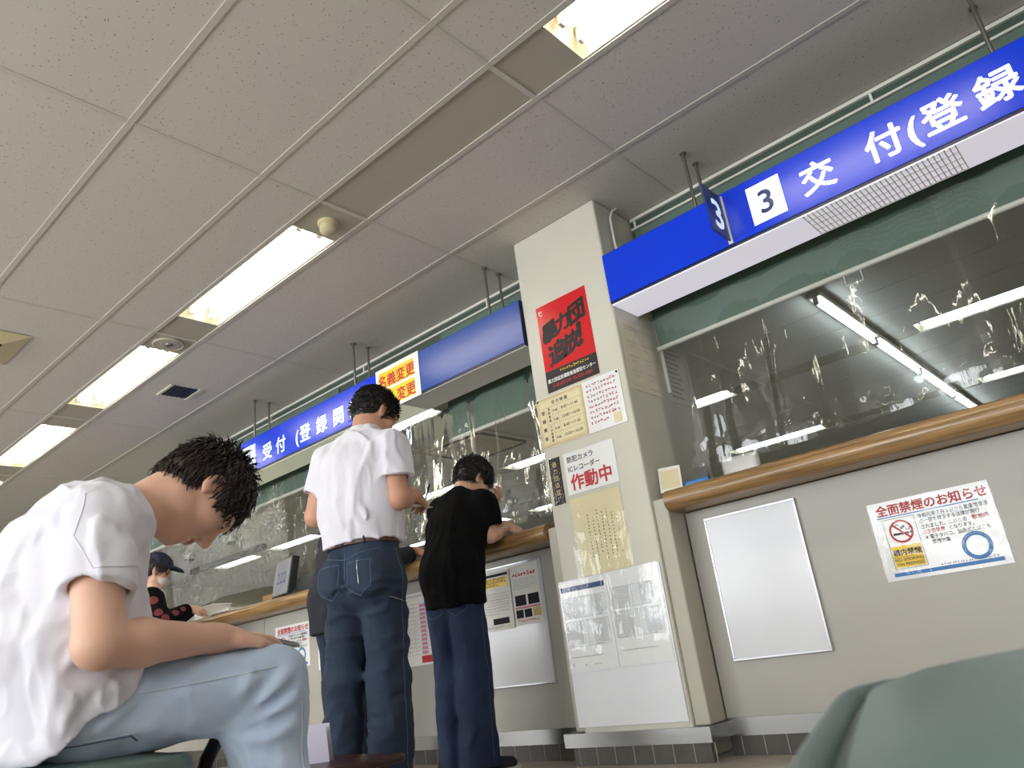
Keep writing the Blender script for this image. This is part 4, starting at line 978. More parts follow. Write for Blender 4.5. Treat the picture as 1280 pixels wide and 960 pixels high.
def mesh_object(name, vf, mats, parent=None, loc=None, regions=()):
    v, f = vf; mats = mats if isinstance(mats, (list, tuple)) else [mats]
    if parent is None: base = np.array(loc, float); lc = Vector(base)
    else: base = (v.min(0)+v.max(0))/2; lc = Vector(base)-wloc(parent)
    me = bpy.data.meshes.new(name); me.vertices.add(len(v)); me.vertices.foreach_set('co', (v-base).astype(np.float32).ravel())
    n = len(f); me.loops.add(4*n); me.loops.foreach_set('vertex_index', f.astype(np.int32).ravel()); me.polygons.add(n)
    me.polygons.foreach_set('loop_start', np.arange(0, 4*n, 4, dtype=np.int32))
    for m in mats: me.materials.append(MATS[m])
    mi = np.zeros(n, np.int32)
    if regions:
        c = v[f].mean(1)
        for (ctr, rad, R, k) in regions:
            q = ((c-ctr)@np.asarray(R).T)/np.asarray(rad); mi[(q*q).sum(1) < 1] = k
    me.polygons.foreach_set('material_index', mi); me.polygons.foreach_set('use_smooth', np.ones(n, bool))
    me.update(calc_edges=True); me.validate()
    o = bpy.data.objects.new(name, me); o.location = lc; COL.objects.link(o)
    if parent is not None: o.parent = parent
    return o
class Frame:                                                # local head / hand axes
    def __init__(s, o, fwd, up):
        s.o = np.asarray(o, float); s.f = nrmz(fwd); u = np.asarray(up, float); u = nrmz(u-s.f*(u@s.f)); s.u = u; s.r = np.cross(s.f, u); s.R = np.stack([s.r, s.f, s.u])
    def p(s, x, y, z): return s.o+s.r*x+s.f*y+s.u*z
def head(F, H, s=1.0, neck=None, nr=(.055, .06)):
    P = lambda x, y, z: H.p(x*s, y*s, z*s); E = lambda c, r, k=.015, m='u', R=None: F.ell(P(*c), np.array(r)*s, H.R if R is None else R, k, m)
    E((0, -.015, .035), (.074, .096, .086)); E((0, .028, -.012), (.064, .066, .092), .03)
    E((0, .03, -.07), (.054, .055, .042), .03); E((0, .072, -.098), (.022, .018, .016), .025)
    for sx in (-1, 1): E((sx*.042, .055, -.025), (.026, .028, .024), .02); E((sx*.050, .005, -.075), (.016, .030, .022), .025)
    for sx in (-1, 1): E((sx*.032, .098, .012), (.019, .014, .012), .010, 's')
    E((0, .082, .036), (.052, .018, .011), .014)
    F.cone(P(0, .088, .020), P(0, .112, -.022), .0075*s, .0115*s, .010)
    for sx in (-1, 1): E((sx*.012, .098, -.026), (.008, .010, .008), .006)
    for sx in (-1, 1): E((sx*.031, .080, .012), (.0155, .012, .0105), .004)
    E((0, .094, -.052), (.023, .009, .006), .005); E((0, .092, -.062), (.020, .009, .007), .005)
    E((0, .104, -.057), (.022, .004, .0015), .002, 's')
    for sx in (-1, 1):
        a = .28; Re = np.stack([H.r*math.cos(a*sx)+H.f*math.sin(a*sx), -H.r*math.sin(a*sx)+H.f*math.cos(a*sx), H.u])
        E((sx*.080, -.012, .000), (.009, .019, .032), .006, 'u', Re); E((sx*.088, -.006, .004), (.007, .010, .018), .004, 's', Re); E((sx*.076, -.002, -.024), (.008, .009, .010), .006)
    if neck is not None: F.chain([P(0, -.035, -.03), neck], [nr[0], nr[1]], .03)
def head_regions(H, s=1.0, lip=1, eye=2, brow=3):
    P = lambda x, y, z: H.p(x*s, y*s, z*s); out = [(P(0, .10, -.057), (.022*s, .02*s, .012*s), H.R, lip)]
    for sx in (-1, 1):
        out += [(P(sx*.031, .092, .010), (.0125*s, .008*s, .0042*s), H.R, eye), (P(sx*.033, .095, .037), (.021*s, .022*s, .0055*s), H.R, brow)]
    return out
def hand(F, wr, d, n, side, curl=(.3, .35, .4, .45), thumb=.5, s=1.0, wr_r=.026):
    """wr wrist, d finger direction, n palm normal, side = +1 when the thumb lies along cross(d, n)"""
    d = nrmz(d); n = nrmz(np.asarray(n)-d*(np.asarray(n)@d)); lat = np.cross(d, n)*side; wr = np.asarray(wr, float)
    R = np.stack([lat, d, n]); F.ell(wr+d*.052*s, np.array([.040, .050, .0155])*s, R, .012)
    F.ell(wr+d*.088*s, np.array([.039, .016, .0125])*s, R, .008); F.cone(wr-d*.02, wr+d*.03*s, wr_r, .024*s, .02)
    F.ell(wr+d*.035*s+lat*.025*s+n*.008, np.array([.018, .030, .014])*s, R, .012)
    for i in range(4):
        x = (.030, .0105, -.0095, -.0285)[i]; L = (.071, .079, .074, .058)[i]; r = (.0090, .0092, .0088, .0078)[i]
        b = wr+d*(.092-.004*abs(i-1.3))*s+lat*x*s; a = 0; sp = (1.5-i)*.07; dd = d+lat*sp; pts = [b]
        for j, fr in enumerate((.45, .30, .25)):
            a += curl[i]*(.8, 1.1, .8)[j]; pts.append(pts[-1]+(nrmz(dd)*math.cos(a)+n*math.sin(a))*L*fr*s)
        F.chain(pts, [r*s*1.05, r*s, r*s*.92, r*s*.8], .0035)
    b = wr+d*.028*s+lat*.034*s+n*.006; t1 = b+nrmz(d*.75+lat*(.75-thumb*.5)+n*.35*thumb)*.040*s; t2 = t1+nrmz(d*.95+lat*(.25-thumb*.5)+n*.4*thumb)*.032*s
    F.chain([b, t1, t2], [.0145*s, .0108*s, .0085*s], .008)
def arm(F, sh, el, wr, r=(.050, .044, .040, .027), k=.015):
    sh, el, wr = (np.asarray(q, float) for q in (sh, el, wr))
    F.cone(sh, el, r[0], r[1]*.88, k); F.cone(el, el+(wr-el)*.32, r[1]*.86, r[2], k); F.cone(el+(wr-el)*.32, wr, r[2], r[3], k)
def leg(F, hip, kn, an, r=(.088, .060, .058, .036), k=.02):
    hip, kn, an = (np.asarray(q, float) for q in (hip, kn, an)); F.cone(hip, kn, r[0], r[1], k); m = kn+(an-kn)*.3; F.cone(kn, m, r[1]*.95, r[2], k); F.cone(m, an, r[2], r[3], k)
def foot(F, an, d, r=.034):
    an = np.asarray(an, float); d = nrmz(V3(d[0], d[1], 0)); F.cone(an, V3(an[0], an[1], .045)-d*.02, r, .034, .02); F.cone(V3(an[0], an[1], .042)-d*.03, V3(an[0], an[1], .034)+d*.15, .034, .026, .02)
def shoe(name, an, d, parent, m_up, m_sole):
    d = nrmz(V3(d[0], d[1], 0)); r = V3(d[1], -d[0], 0); c = V3(an[0], an[1], 0)
    F = Field(c-d*.0-.22+V3(0, 0, .2), c+.22+V3(0, 0, -.04), .006)
    F.econe(c-d*.045+V3(0, 0, .050), c+d*.155+V3(0, 0, .036), (.040, .042), (.041, .030), r, .02); F.cone(c-d*.03+V3(0, 0, .05), c-d*.03+V3(0, 0, .10), .040, .043, .02); F.cut(c+V3(0, 0, .022), (0, 0, -1)); F.cut(c+V3(0, 0, .115), (0, 0, 1))
    o = mesh_object(name, F.surface(), m_up, parent)
    G = Field(c-.22+V3(0, 0, .2), c+.22+V3(0, 0, -.15), .005); G.econe(c-d*.05+V3(0, 0, .014), c+d*.16+V3(0, 0, .014), (.044, .044), (.045, .044), r, .01); G.cut(c+V3(0, 0, .0025), (0, 0, -1)); G.cut(c+V3(0, 0, .0215), (0, 0, 1))
    mesh_object('sole', G.surface(), m_sole, o); return o
def hair_piece(name, H, s, parent, m, grow=.016, fringe=.055, nape=-.075, side=.0, h=.005, shag=.006, locks=500, ll=(.02, .045), flow=(0, .3, -1), seed=1, temple=.062, top=1.0):
    """hair cap grown out of the skull, then covered in short tapered locks"""
    P = lambda x, y, z: H.p(x*s, y*s, z*s); e = .19*s
    F = Field(H.o-e, H.o+e, h); g = grow
    F.ell(P(0, -.017, .037), (np.array([.074, .096, .086])+g)*s+np.array([0, 0, g*(top-1)]), H.R, .01); F.ell(P(0, -.05, -.02), (np.array([.062, .052, .06])+g*.6)*s, H.R, .03)
    Q = lambda c, n: F.cut(P(*c), H.r*n[0]+H.f*n[1]+H.u*n[2])
    F.ell(P(0, .10, -.045), np.array([.078, .085, .10])*s, H.R, .008, 's')            # face opening
    for sx in (-1, 1): F.ell(P(sx*.088, .002, -.030), np.array([.03, .036, .055])*s, H.R, .008, 's')
    Q((0, 0, nape), (0, .25, -1)); Q((0, temple+.05, 0), (0, 1, -.35))
    F.disp(lambda q: shag*(vnoise(q, (70, 70, 70), seed)+.8*vnoise(q, (150, 150, 150), seed+9)), .03)
    v, f = F.surface(); rnd = np.random.RandomState(seed); mb_v = [v]; mb_f = [f]; n0 = len(v)
    fl = H.r*flow[0]+H.f*flow[1]+H.u*flow[2]; ctr = P(0, -.015, .02)
    for k in range(locks):
        p = v[rnd.randint(len(v))]; nn = nrmz(p-ctr); lz = (p-H.o)@H.u
        if nn@H.u < -.75: continue
        t = nrmz(fl-nn*(nn@fl)+nn*rnd.uniform(.02, .28)+rnd.randn(3)*.20); L = rnd.uniform(*ll)*s; w_ = rnd.uniform(.0018, .0034)*s
        a = nrmz(np.cross(t, nn)); b = nrmz(np.cross(a, t)); pts = [p-nn*.004, p+t*L*.5+nn*.002, p+t*L-nn*L*.18]; ws = [w_, w_*.8, .0004]
        ring_ = np.array([[q+a*w2*math.cos(u)+b*w2*.6*math.sin(u) for u in (0, PI/2, PI, 3*PI/2)] for q, w2 in zip(pts, ws)]).reshape(-1, 3)
        mb_v.append(ring_); fs = [[n0+i*4+j, n0+i*4+(j+1) % 4, n0+i*4+4+(j+1) % 4, n0+i*4+4+j] for i in range(2) for j in range(4)]; mb_f.append(np.array(fs)); n0 += 12
    return mesh_object(name, (np.concatenate(mb_v), np.concatenate(mb_f)), m, parent)
def bvh_of(o):
    me = o.data; w_ = wloc(o); return BVHTree.FromPolygons([v.co+w_ for v in me.vertices], [tuple(p.vertices) for p in me.polygons])
def stitch(name, objs_bvh, pts, direction, r, m, parent, n=30, lift=.001):
    """seam line laid on a garment: a polyline cast onto the cloth along a direction"""
    d = Vector(direction).normalized(); out = []
    P_ = [Vector(p) for p in pts]
    for i in range(len(P_)-1):
        for k in range(n if i < len(P_)-2 else n+1):
            p = P_[i].lerp(P_[i+1], k/n); hit = objs_bvh.ray_cast(p-d*.5, d)
            if hit[0] is not None: out.append(hit[0]-d*lift)
    clean = [out[0]] if out else []
    for p in out[1:]:
        if (p-clean[-1]).length > .0015 and (p-clean[-1]).length < .05: clean.append(p)
    if len(clean) < 3: return None
    return build(name, MB().tube(clean, r, 6), m, parent, smooth='all')
def person_root(vf, mats, loc, label, regions=()):
    o = mesh_object('person', vf, mats, None, loc, regions); return props(o, label, 'person')
def fabric(P, seed, amp, sc): return amp*(vnoise(P, sc, seed)*1.0+.5*vnoise(P, np.array(sc)*2.1, seed+3))
def rumple(P, seed, amp, sc):                               # sharp-edged drape folds
    W = P+.05*np.stack([vnoise(P, (7, 7, 7), seed+k) for k in (1, 5, 9)], -1); n = np.abs(vnoise(W, sc, seed)); m = np.abs(vnoise(W, np.array(sc)*1.9, seed+4))
    return amp*(.16-np.minimum(n, .3))+amp*.45*(.16-np.minimum(m, .3))

def jeans_leg(F, hip, kn, an, rs, k=.02):
    hip, kn, an = (np.asarray(q, float) for q in (hip, kn, an)); F.cone(hip, kn, rs[0], rs[1], k); F.cone(kn, an, rs[1], rs[2], k)
# ---------------------------------------------------------------- man seated in the foreground, bent over his phone
def seated_man():
    H = Frame((-1.72, .862, .950), (.02, .31, -.95), (0, .95, .31)); hs = 1.02
    rh, rk, ra = V3(-1.625, .60, .500), V3(-1.58, .952, .508), V3(-1.58, .945, .09)
    lh, lk, la = V3(-1.815, .64, .500), V3(-1.87, 1.105, .508), V3(-1.88, 1.12, .09)
    rs, re, rw = V3(-1.545, .572, .825), V3(-1.480, .562, .606), V3(-1.575, .838, .610)
    ls, le, lw = V3(-1.895, .580, .825), V3(-1.965, .60, .612), V3(-1.845, .855, .603)
    X_ = V3(1, 0, 0)
    F = Field((-2.13, .34, 0), (-1.34, 1.26, 1.13), .0045)
    F.econe((-1.72, .585, .53), (-1.72, .585, .68), (.155, .11), (.145, .10), X_, .05); F.econe((-1.72, .585, .68), (-1.72, .60, .82), (.145, .10), (.16, .10), X_, .05)
    F.econe((-1.72, .60, .82), (-1.72, .65, .885), (.16, .10), (.08, .07), X_, .05)
    for s, e, w in ((rs, re, rw), (ls, le, lw)): arm(F, s, e, w, (.050, .048, .043, .027))
    hand(F, rw, (-.34, .93, -.02), (-.10, .05, -1), -1, (.16, .2, .24, .28), .4, 1.0)
    hand(F, lw, (.42, .90, -.05), (.2, .1, 1), -1, (.35, .4, .45, .5), .4, 1.0)
    for h_, k_, a_ in ((rh, rk, ra), (lh, lk, la)): leg(F, h_, k_, a_, (.075, .055, .050, .034)); foot(F, a_, (0, 1))
    head(F, H, hs, (-1.72, .685, .878), (.056, .062))
    p = person_root(F.surface(), ['skin', 'lip', 'eye_dark', 'brown_hair'], (-1.72, .75, 0), 'man in white t-shirt and pale blue jeans seated on a bench, bent over his phone', head_regions(H, hs))
    hair_piece('hair', H, hs, p, 'brown_hair', .013, nape=-.128, locks=2600, ll=(.02, .045), flow=(0, .55, -1), seed=4, shag=.006, temple=.066)
    # pale jeans
    J = Field((-2.06, .36, .03), (-1.40, 1.10, .70), .004)
    J.econe((-1.72, .592, .51), (-1.72, .60, .58), (.175, .125), (.150, .105), X_, .05)
    jeans_leg(J, rh+V3(0, 0, -.002), rk, ra+V3(0, .004, -.05), (.090, .078, .086), .035); jeans_leg(J, lh, lk, la+V3(0, 0, -.05), (.090, .078, .086), .035)
    J.cone(rk+V3(0, -.06, -.02), rk+V3(0, -.03, -.10), .055, .06, .03)
    Fz = V3(0, 0, 0)
    for y0, z0, y1, z1, a_, w_ in ((.862, .462, .935, .555, -.010, .011), (.868, .455, .960, .530, .008, .012), (.872, .447, .975, .505, -.010, .010), (.872, .432, .985, .480, .008, .013), (.868, .420, .970, .447, -.008, .011), (.870, .40, .98, .42, .006, .015), (.84, .475, .89, .575, .006, .014), (.55, .46, .66, .585, -.007, .012), (.57, .45, .69, .545, .006, .012)):
        for xx in (-1.50, -1.535): J.crease((xx, y0, z0), (xx+.005, y1, z1), a_*1.5, w_)
    for k in range(7): J.crease((-1.52, .87+.01*(k % 3), .36-.045*k), (-1.50, 1.02, .33-.05*k+.02*(k % 2)), .006*(-1)**k, .015)
    J.disp(lambda q: fabric(q, 2.0, .006, (14, 9, 16))+rumple(q, 3.0, .018, (16, 9, 14)))
    J.cut((0, .44, 0), (0, -1, 0)); J.cut((0, 0, .045), (0, 0, -1)); J.cut((0, 0, .4345), (0, -.02, -1)) if False else None
    j = mesh_object('jeans', J.surface(), 'light_denim', p); b = bvh_of(j)
    dX = (-1, 0, 0)
    stitch('side_seam', b, [(-1.5, .585, .515), (-1.5, .70, .520), (-1.5, .86, .532), (-1.5, .93, .540)], dX, .0015, 'light_stitch', j)
    stitch('leg_seam', b, [(-1.5, .99, .47), (-1.5, .985, .30), (-1.5, .985, .06)], dX, .0015, 'light_stitch', j); stitch('leg_seam', b, [(-1.5, .997, .47), (-1.5, .993, .30), (-1.5, .993, .06)], dX, .0015, 'light_stitch', j)
    stitch('pocket_seam', b, [(-1.5, .535, .447), (-1.5, .655, .451), (-1.5, .675, .437)], dX, .0012, 'light_stitch', j); stitch('pocket_seam', b, [(-1.5, .535, .443), (-1.5, .652, .447), (-1.5, .668, .437)], dX, .0012, 'seam_dark', j)
    stitch('pocket_opening', b, [(-1.5, .585, .505), (-1.5, .628, .507)], dX, .0014, 'seam_dark', j)
    # white t-shirt
    S = Field((-2.13, .32, .40), (-1.34, .86, 1.02), .004); T = S.like()
    S.econe((-1.72, .585, .45), (-1.72, .575, .62), (.212, .150), (.200, .150), X_, .05); S.econe((-1.72, .575, .62), (-1.72, .582, .78), (.198, .142), (.195, .124), X_, .05)
    S.econe((-1.72, .582, .78), (-1.72, .622, .865), (.195, .120), (.165, .092), X_, .05); S.econe((-1.72, .622, .865), (-1.72, .676, .885), (.11, .080), (.070, .072), X_, .04)
    for s, e in ((rs, re), (ls, le)):
        ends = s+(e-s)*.56; Q = S.like(); Q.cone(s+(s-e)*.05, s+(e-s)*.30, .072, .066, .01); Q.cone(s+(e-s)*.30, s+(e-s)*.75, .066, .067, .01); Q.cut(ends, (e-s)+V3(0, -.03, 0))
        I_ = S.like(); I_.cone(s+(e-s)*.50, s+(e-s)*.9, .054, .062, .005); Q.minus(I_); S.join(Q, .03)
    S.cut((0, .505, .438), (0, .52, -.85)); S.cut((-1.72, .700, .90), (0, .86, .35))
    for y0, z0, y1, z1, a_, w_ in ((.56, .72, .50, .50, .008, .018), (.60, .66, .48, .53, .007, .016), (.66, .62, .52, .47, -.008, .015), (.68, .585, .54, .49, .010, .016), (.62, .60, .50, .455, .007, .013), (.69, .60, .56, .54, -.007, .011), (.53, .80, .47, .60, .006, .03), (.52, .56, .46, .45, .008, .02)):
        S.crease((-1.52, y0, z0), (-1.50, y1, z1), a_, w_)
    for y0, z0, y1, z1, a_ in ((.55, .86, .53, .76, .005), (.60, .82, .54, .73, -.005), (.63, .82, .62, .73, .005), (.58, .90, .53, .82, -.004)): S.crease((-1.475, y0, z0), (-1.455, y1, z1), a_, .014)
    S.disp(lambda q: fabric(q, 5.0, .008, (9, 13, 8))+rumple(q, 11.0, .050, (12, 14, 8)))
    t = mesh_object('t_shirt', S.surface(), 'white_cotton', p); b = bvh_of(t)
    stitch('armhole_seam', b, [(-1.4, .535, .885), (-1.4, .515, .80), (-1.4, .535, .735)], dX, .0009, 'white_cotton', t, lift=.0015); stitch('sleeve_hem', b, [(-1.3, .535, .735), (-1.3, .585, .737), (-1.3, .640, .741)], dX, .0009, 'white_cotton', t, lift=.0015)
    for a_ in (ra, la): shoe('shoe', a_, (0, 1), p, 'white_plastic', 'sole_white')
    ph = thing('phone', 'grey phone held over the knee of the seated man', 'phone', (-1.70, 1.06, .58))
    c_ = V3(-1.69, 1.012, .603); ax, ay = nrmz(V3(-.1, .97, -.20)), V3(1, .1, 0)
    build('body', MB().obox(c_, ax, ay, np.cross(ax, nrmz(ay)), .075, .036, .0045), 'phone_grey', ph, bevel=.003, smooth=True)
    up_ = nrmz(np.cross(nrmz(ay), ax)); up_ = up_ if up_[2] > 0 else -up_
    build('screen', MB().obox(c_+up_*.0051, ax, ay, up_, .071, .033, .0004), 'black', ph)
seated_man()

# ---------------------------------------------------------------- man standing in white t-shirt and dark jeans
class Local:
    def __init__(s, o, yaw): s.o = V3(*o, 0); a = math.radians(yaw); s.f = V3(math.sin(a), math.cos(a), 0); s.r = V3(math.cos(a), -math.sin(a), 0)
    def __call__(s, r, f, z): return s.o+s.r*r+s.f*f+V3(0, 0, z)
def standing_man():
    L = Local((-2.68, 2.09), -12); X_ = L.r
    yw, pt = math.radians(4), math.radians(34)
    H = Frame(L(.005, .135, 1.672), (math.sin(yw)*math.cos(pt), math.cos(yw)*math.cos(pt), -math.sin(pt)), (math.sin(yw)*math.sin(pt), math.cos(yw)*math.sin(pt), math.cos(pt)))
    rs, re, rw = L(.178, .01, 1.445), L(.205, .0, 1.205), L(.150, .205, 1.262)
    ls, le, lw = L(-.185, .0, 1.455), L(-.245, -.03, 1.215), L(-.07, .19, 1.215)
    rh, rk, ra = L(.085, .0, .90), L(.065, .03, .50), L(.035, .045, .09)
    lh, lk, la = L(-.085, .0, .90), L(-.140, -.005, .50), L(-.170, -.02, .09)
    F = Field((-3.15, 1.75, 0), (-2.2, 2.55, 1.84), .006)
    F.econe(L(0, 0, .92), L(0, .0, 1.08), (.16, .11), (.15, .105), X_, .05); F.econe(L(0, 0, 1.08), L(0, .0, 1.36), (.15, .105), (.165, .115), X_, .05); F.econe(L(0, .0, 1.36), L(0, .045, 1.52), (.165, .105), (.075, .07), X_, .05)
    for s, e, w in ((rs, re, rw), (ls, le, lw)): arm(F, s, e, w, (.060, .054, .047, .030))
    hand(F, rw, L.f*.85-L.r*.45+V3(0, 0, -.05), -L.r*.55+V3(0, 0, -.85), -1, (.65, .75, .8, .85), .8, 1.03); hand(F, lw, L.f*.7+L.r*.7+V3(0, 0, .05), V3(0, 0, 1)+L.r*.2, -1, (.5, .55, .6, .65), .6, 1.03)
    for h_, k_, a_ in ((rh, rk, ra), (lh, lk, la)): leg(F, h_, k_, a_, (.08, .056, .054, .036)); foot(F, a_, L.f)
    head(F, H, 1.05, L(0, .055, 1.52), (.062, .070))
    p = person_root(F.surface(), ['skin_b', 'lip', 'eye_dark', 'black_hair'], L(-.05, 0, 0), 'man in white t-shirt and dark jeans standing with a brown belt, writing on paper', head_regions(H, 1.05))
    hair_piece('hair', H, 1.05, p, 'black_hair', .012, nape=-.075, locks=2600, ll=(.018, .038), flow=(0, -.8, -.6), seed=14, shag=.008)
    J = Field((-3.05, 1.78, .03), (-2.35, 2.42, 1.12), .0055)
    J.econe(L(0, -.005, .88), L(0, 0, 1.05), (.172, .135), (.165, .122), X_, .04)
    jeans_leg(J, rh+V3(0, 0, -.02), rk, ra+V3(0, 0, -.05), (.100, .086, .088), .03); jeans_leg(J, lh+V3(0, 0, -.02), lk, la+V3(0, 0, -.05), (.100, .082, .078), .03)
    for sx in (-1, 1): J.ell(L(sx*.085, -.075, .90), (.085, .07, .10), None, .05)
    J.crease(L(0, -.15, 1.02), L(0, -.12, .80), -.012, .014)
    rnd = np.random.RandomState(6)
    for kn, an, rad in ((rk, ra, .088), (lk, la, .08)):
        for q in range(12):
            z = .62-.042*q; c_ = kn+(an-kn)*max(0, (.5-z)/.41) if z < .5 else kn+V3(0, 0, z-.5); th = rnd.uniform(-2.6, 1.2); a_ = c_+(L.r*math.cos(th)+L.f*math.sin(th))*rad; e_ = c_+(L.r*math.cos(th+1.3)+L.f*math.sin(th+1.3))*rad+V3(0, 0, rnd.uniform(-.05, .05)); J.crease(a_, e_, .008*(-1)**q, .016)
    J.disp(lambda q: fabric(q, 3.0, .012, (9, 9, 16))+rumple(q, 5.0, .040, (8, 8, 13)))
    B2 = J.like()
    J.cut((0, 0, 1.052), (0, 0, 1)); J.cut((0, 0, .035), (0, 0, -1))
    j = mesh_object('jeans', J.surface(), 'dark_denim', p); b = bvh_of(j); D_ = tuple(L.f)
    PB = lambda r, z: tuple(L(r, -.25, z))
    for x0, x1 in ((.022, .142), (-.142, -.022)):
        stitch('back_pocket', b, [PB(x0, .955), PB(x1, .955), PB(x1-.002, .85), PB((x0+x1)/2, .815), PB(x0+.002, .85), PB(x0, .955)], D_, .0016, 'navy_stitch', j)
    stitch('centre_seam', b, [PB(.002, 1.03), PB(.0, .86)], D_, .0016, 'seam_dark', j); stitch('yoke_seam', b, [PB(-.15, 1.0), PB(0, .972), PB(.15, 1.0)], D_, .0014, 'navy_stitch', j)
    stitch('pocket_zip', b, [PB(.088, .958), PB(.086, .86)], D_, .0024, 'steel', j)
    sd = tuple(-L.r); stitch('thigh_zip', b, [tuple(L(.4, -.06, .80)), tuple(L(.4, .06, .775))], sd, .0024, 'steel', j); stitch('outer_seam', b, [tuple(L(.4, .01, 1.0)), tuple(L(.4, .02, .5)), tuple(L(.4, .03, .08))], sd, .0014, 'navy_stitch', j)
    G = Field((-3.0, 1.85, 1.0), (-2.38, 2.36, 1.10), .004); G.econe(L(0, -.003, .98), L(0, 0, 1.14), (.176, .138), (.170, .130), X_, .01); G.cut((0, 0, 1.069), (0, 0, 1)); G.cut((0, 0, 1.031), (0, 0, -1))
    bl_ = mesh_object('belt', G.surface(), 'leather', p); b2 = bvh_of(bl_)
    for r_ in (-.10, .0, .10): stitch('belt_loop', b2, [PB(r_, 1.072), PB(r_, 1.026)], D_, .0055, 'dark_denim', j, lift=.003)
    S = Field((-3.15, 1.78, 1.0), (-2.25, 2.42, 1.64), .005)
    S.econe(L(0, 0, 1.05), L(0, -.005, 1.20), (.182, .145), (.190, .150), X_, .05); S.econe(L(0, -.005, 1.20), L(0, -.005, 1.38), (.192, .150), (.20, .138), X_, .05); S.econe(L(0, -.005, 1.38), L(.0, .02, 1.48), (.20, .13), (.165, .095), X_, .05); S.econe(L(0, .02, 1.48), L(.0, .055, 1.535), (.12, .085), (.076, .074), X_, .04)
    for s, e in ((rs, re), (ls, le)):
        Q = S.like(); Q.cone(s, s+(e-s)*.8, .080, .084, .01); Q.cut(s+(e-s)*.60, e-s); I_ = S.like(); I_.cone(s+(e-s)*.52, s+(e-s)*1.0, .064, .074, .005); Q.minus(I_); S.join(Q, .035)
    S.cut((0, 0, 1.045), (0, 0, -1)); S.cut(L(0, .10, 1.60), L.f*.35+V3(0, 0, .92))
    rnd = np.random.RandomState(9)
    for q in range(16):
        r_ = rnd.uniform(-.18, .18); r2 = r_*.8+rnd.uniform(-.04, .04); S.crease(L(r_, -.14, 1.06), L(r2, -.14, 1.16+.10*rnd.rand()), .010*(-1)**q, .014)
    for q in range(9): r_ = -.18+.045*q; S.crease(L(r_, -.15, 1.42), L(r_*.7+.02, -.15, 1.12), .006*(-1)**q, .022)
    for q in range(4): S.crease(L(.20, -.09+.04*q, 1.44), L(.25, -.07+.035*q, 1.30), .005*(-1)**q, .014)
    S.disp(lambda q: fabric(q, 8.0, .010, (10, 10, 6))+rumple(q, 21.0, .048, (12, 12, 4)))
    mesh_object('t_shirt', S.surface(), 'white_cotton', p)
    for a_ in (ra, la): shoe('shoe', a_, L.f, p, 'brown_shoe', 'leather')
    hd = rw+L.f*.075-L.r*.035+V3(0, 0, -.012)
    props(build('pen', MB().tube([tuple(hd+V3(0, 0, -.045)+L.f*.02), tuple(hd+V3(0, 0, .075)+L.f*.035+L.r*.045)], .0042, 10), 'dark_plastic', smooth=True), 'pen held upright in the hand of the man in white', 'pen')
    c_ = lw+L.f*.115+L.r*.085+V3(0, 0, .012); props(build('document', MB().obox(c_, L.r, L.f, (0, 0, 1), .105, .075, .001), 'paper'), 'white form held in front of the man with the brown belt', 'paper')
standing_man()

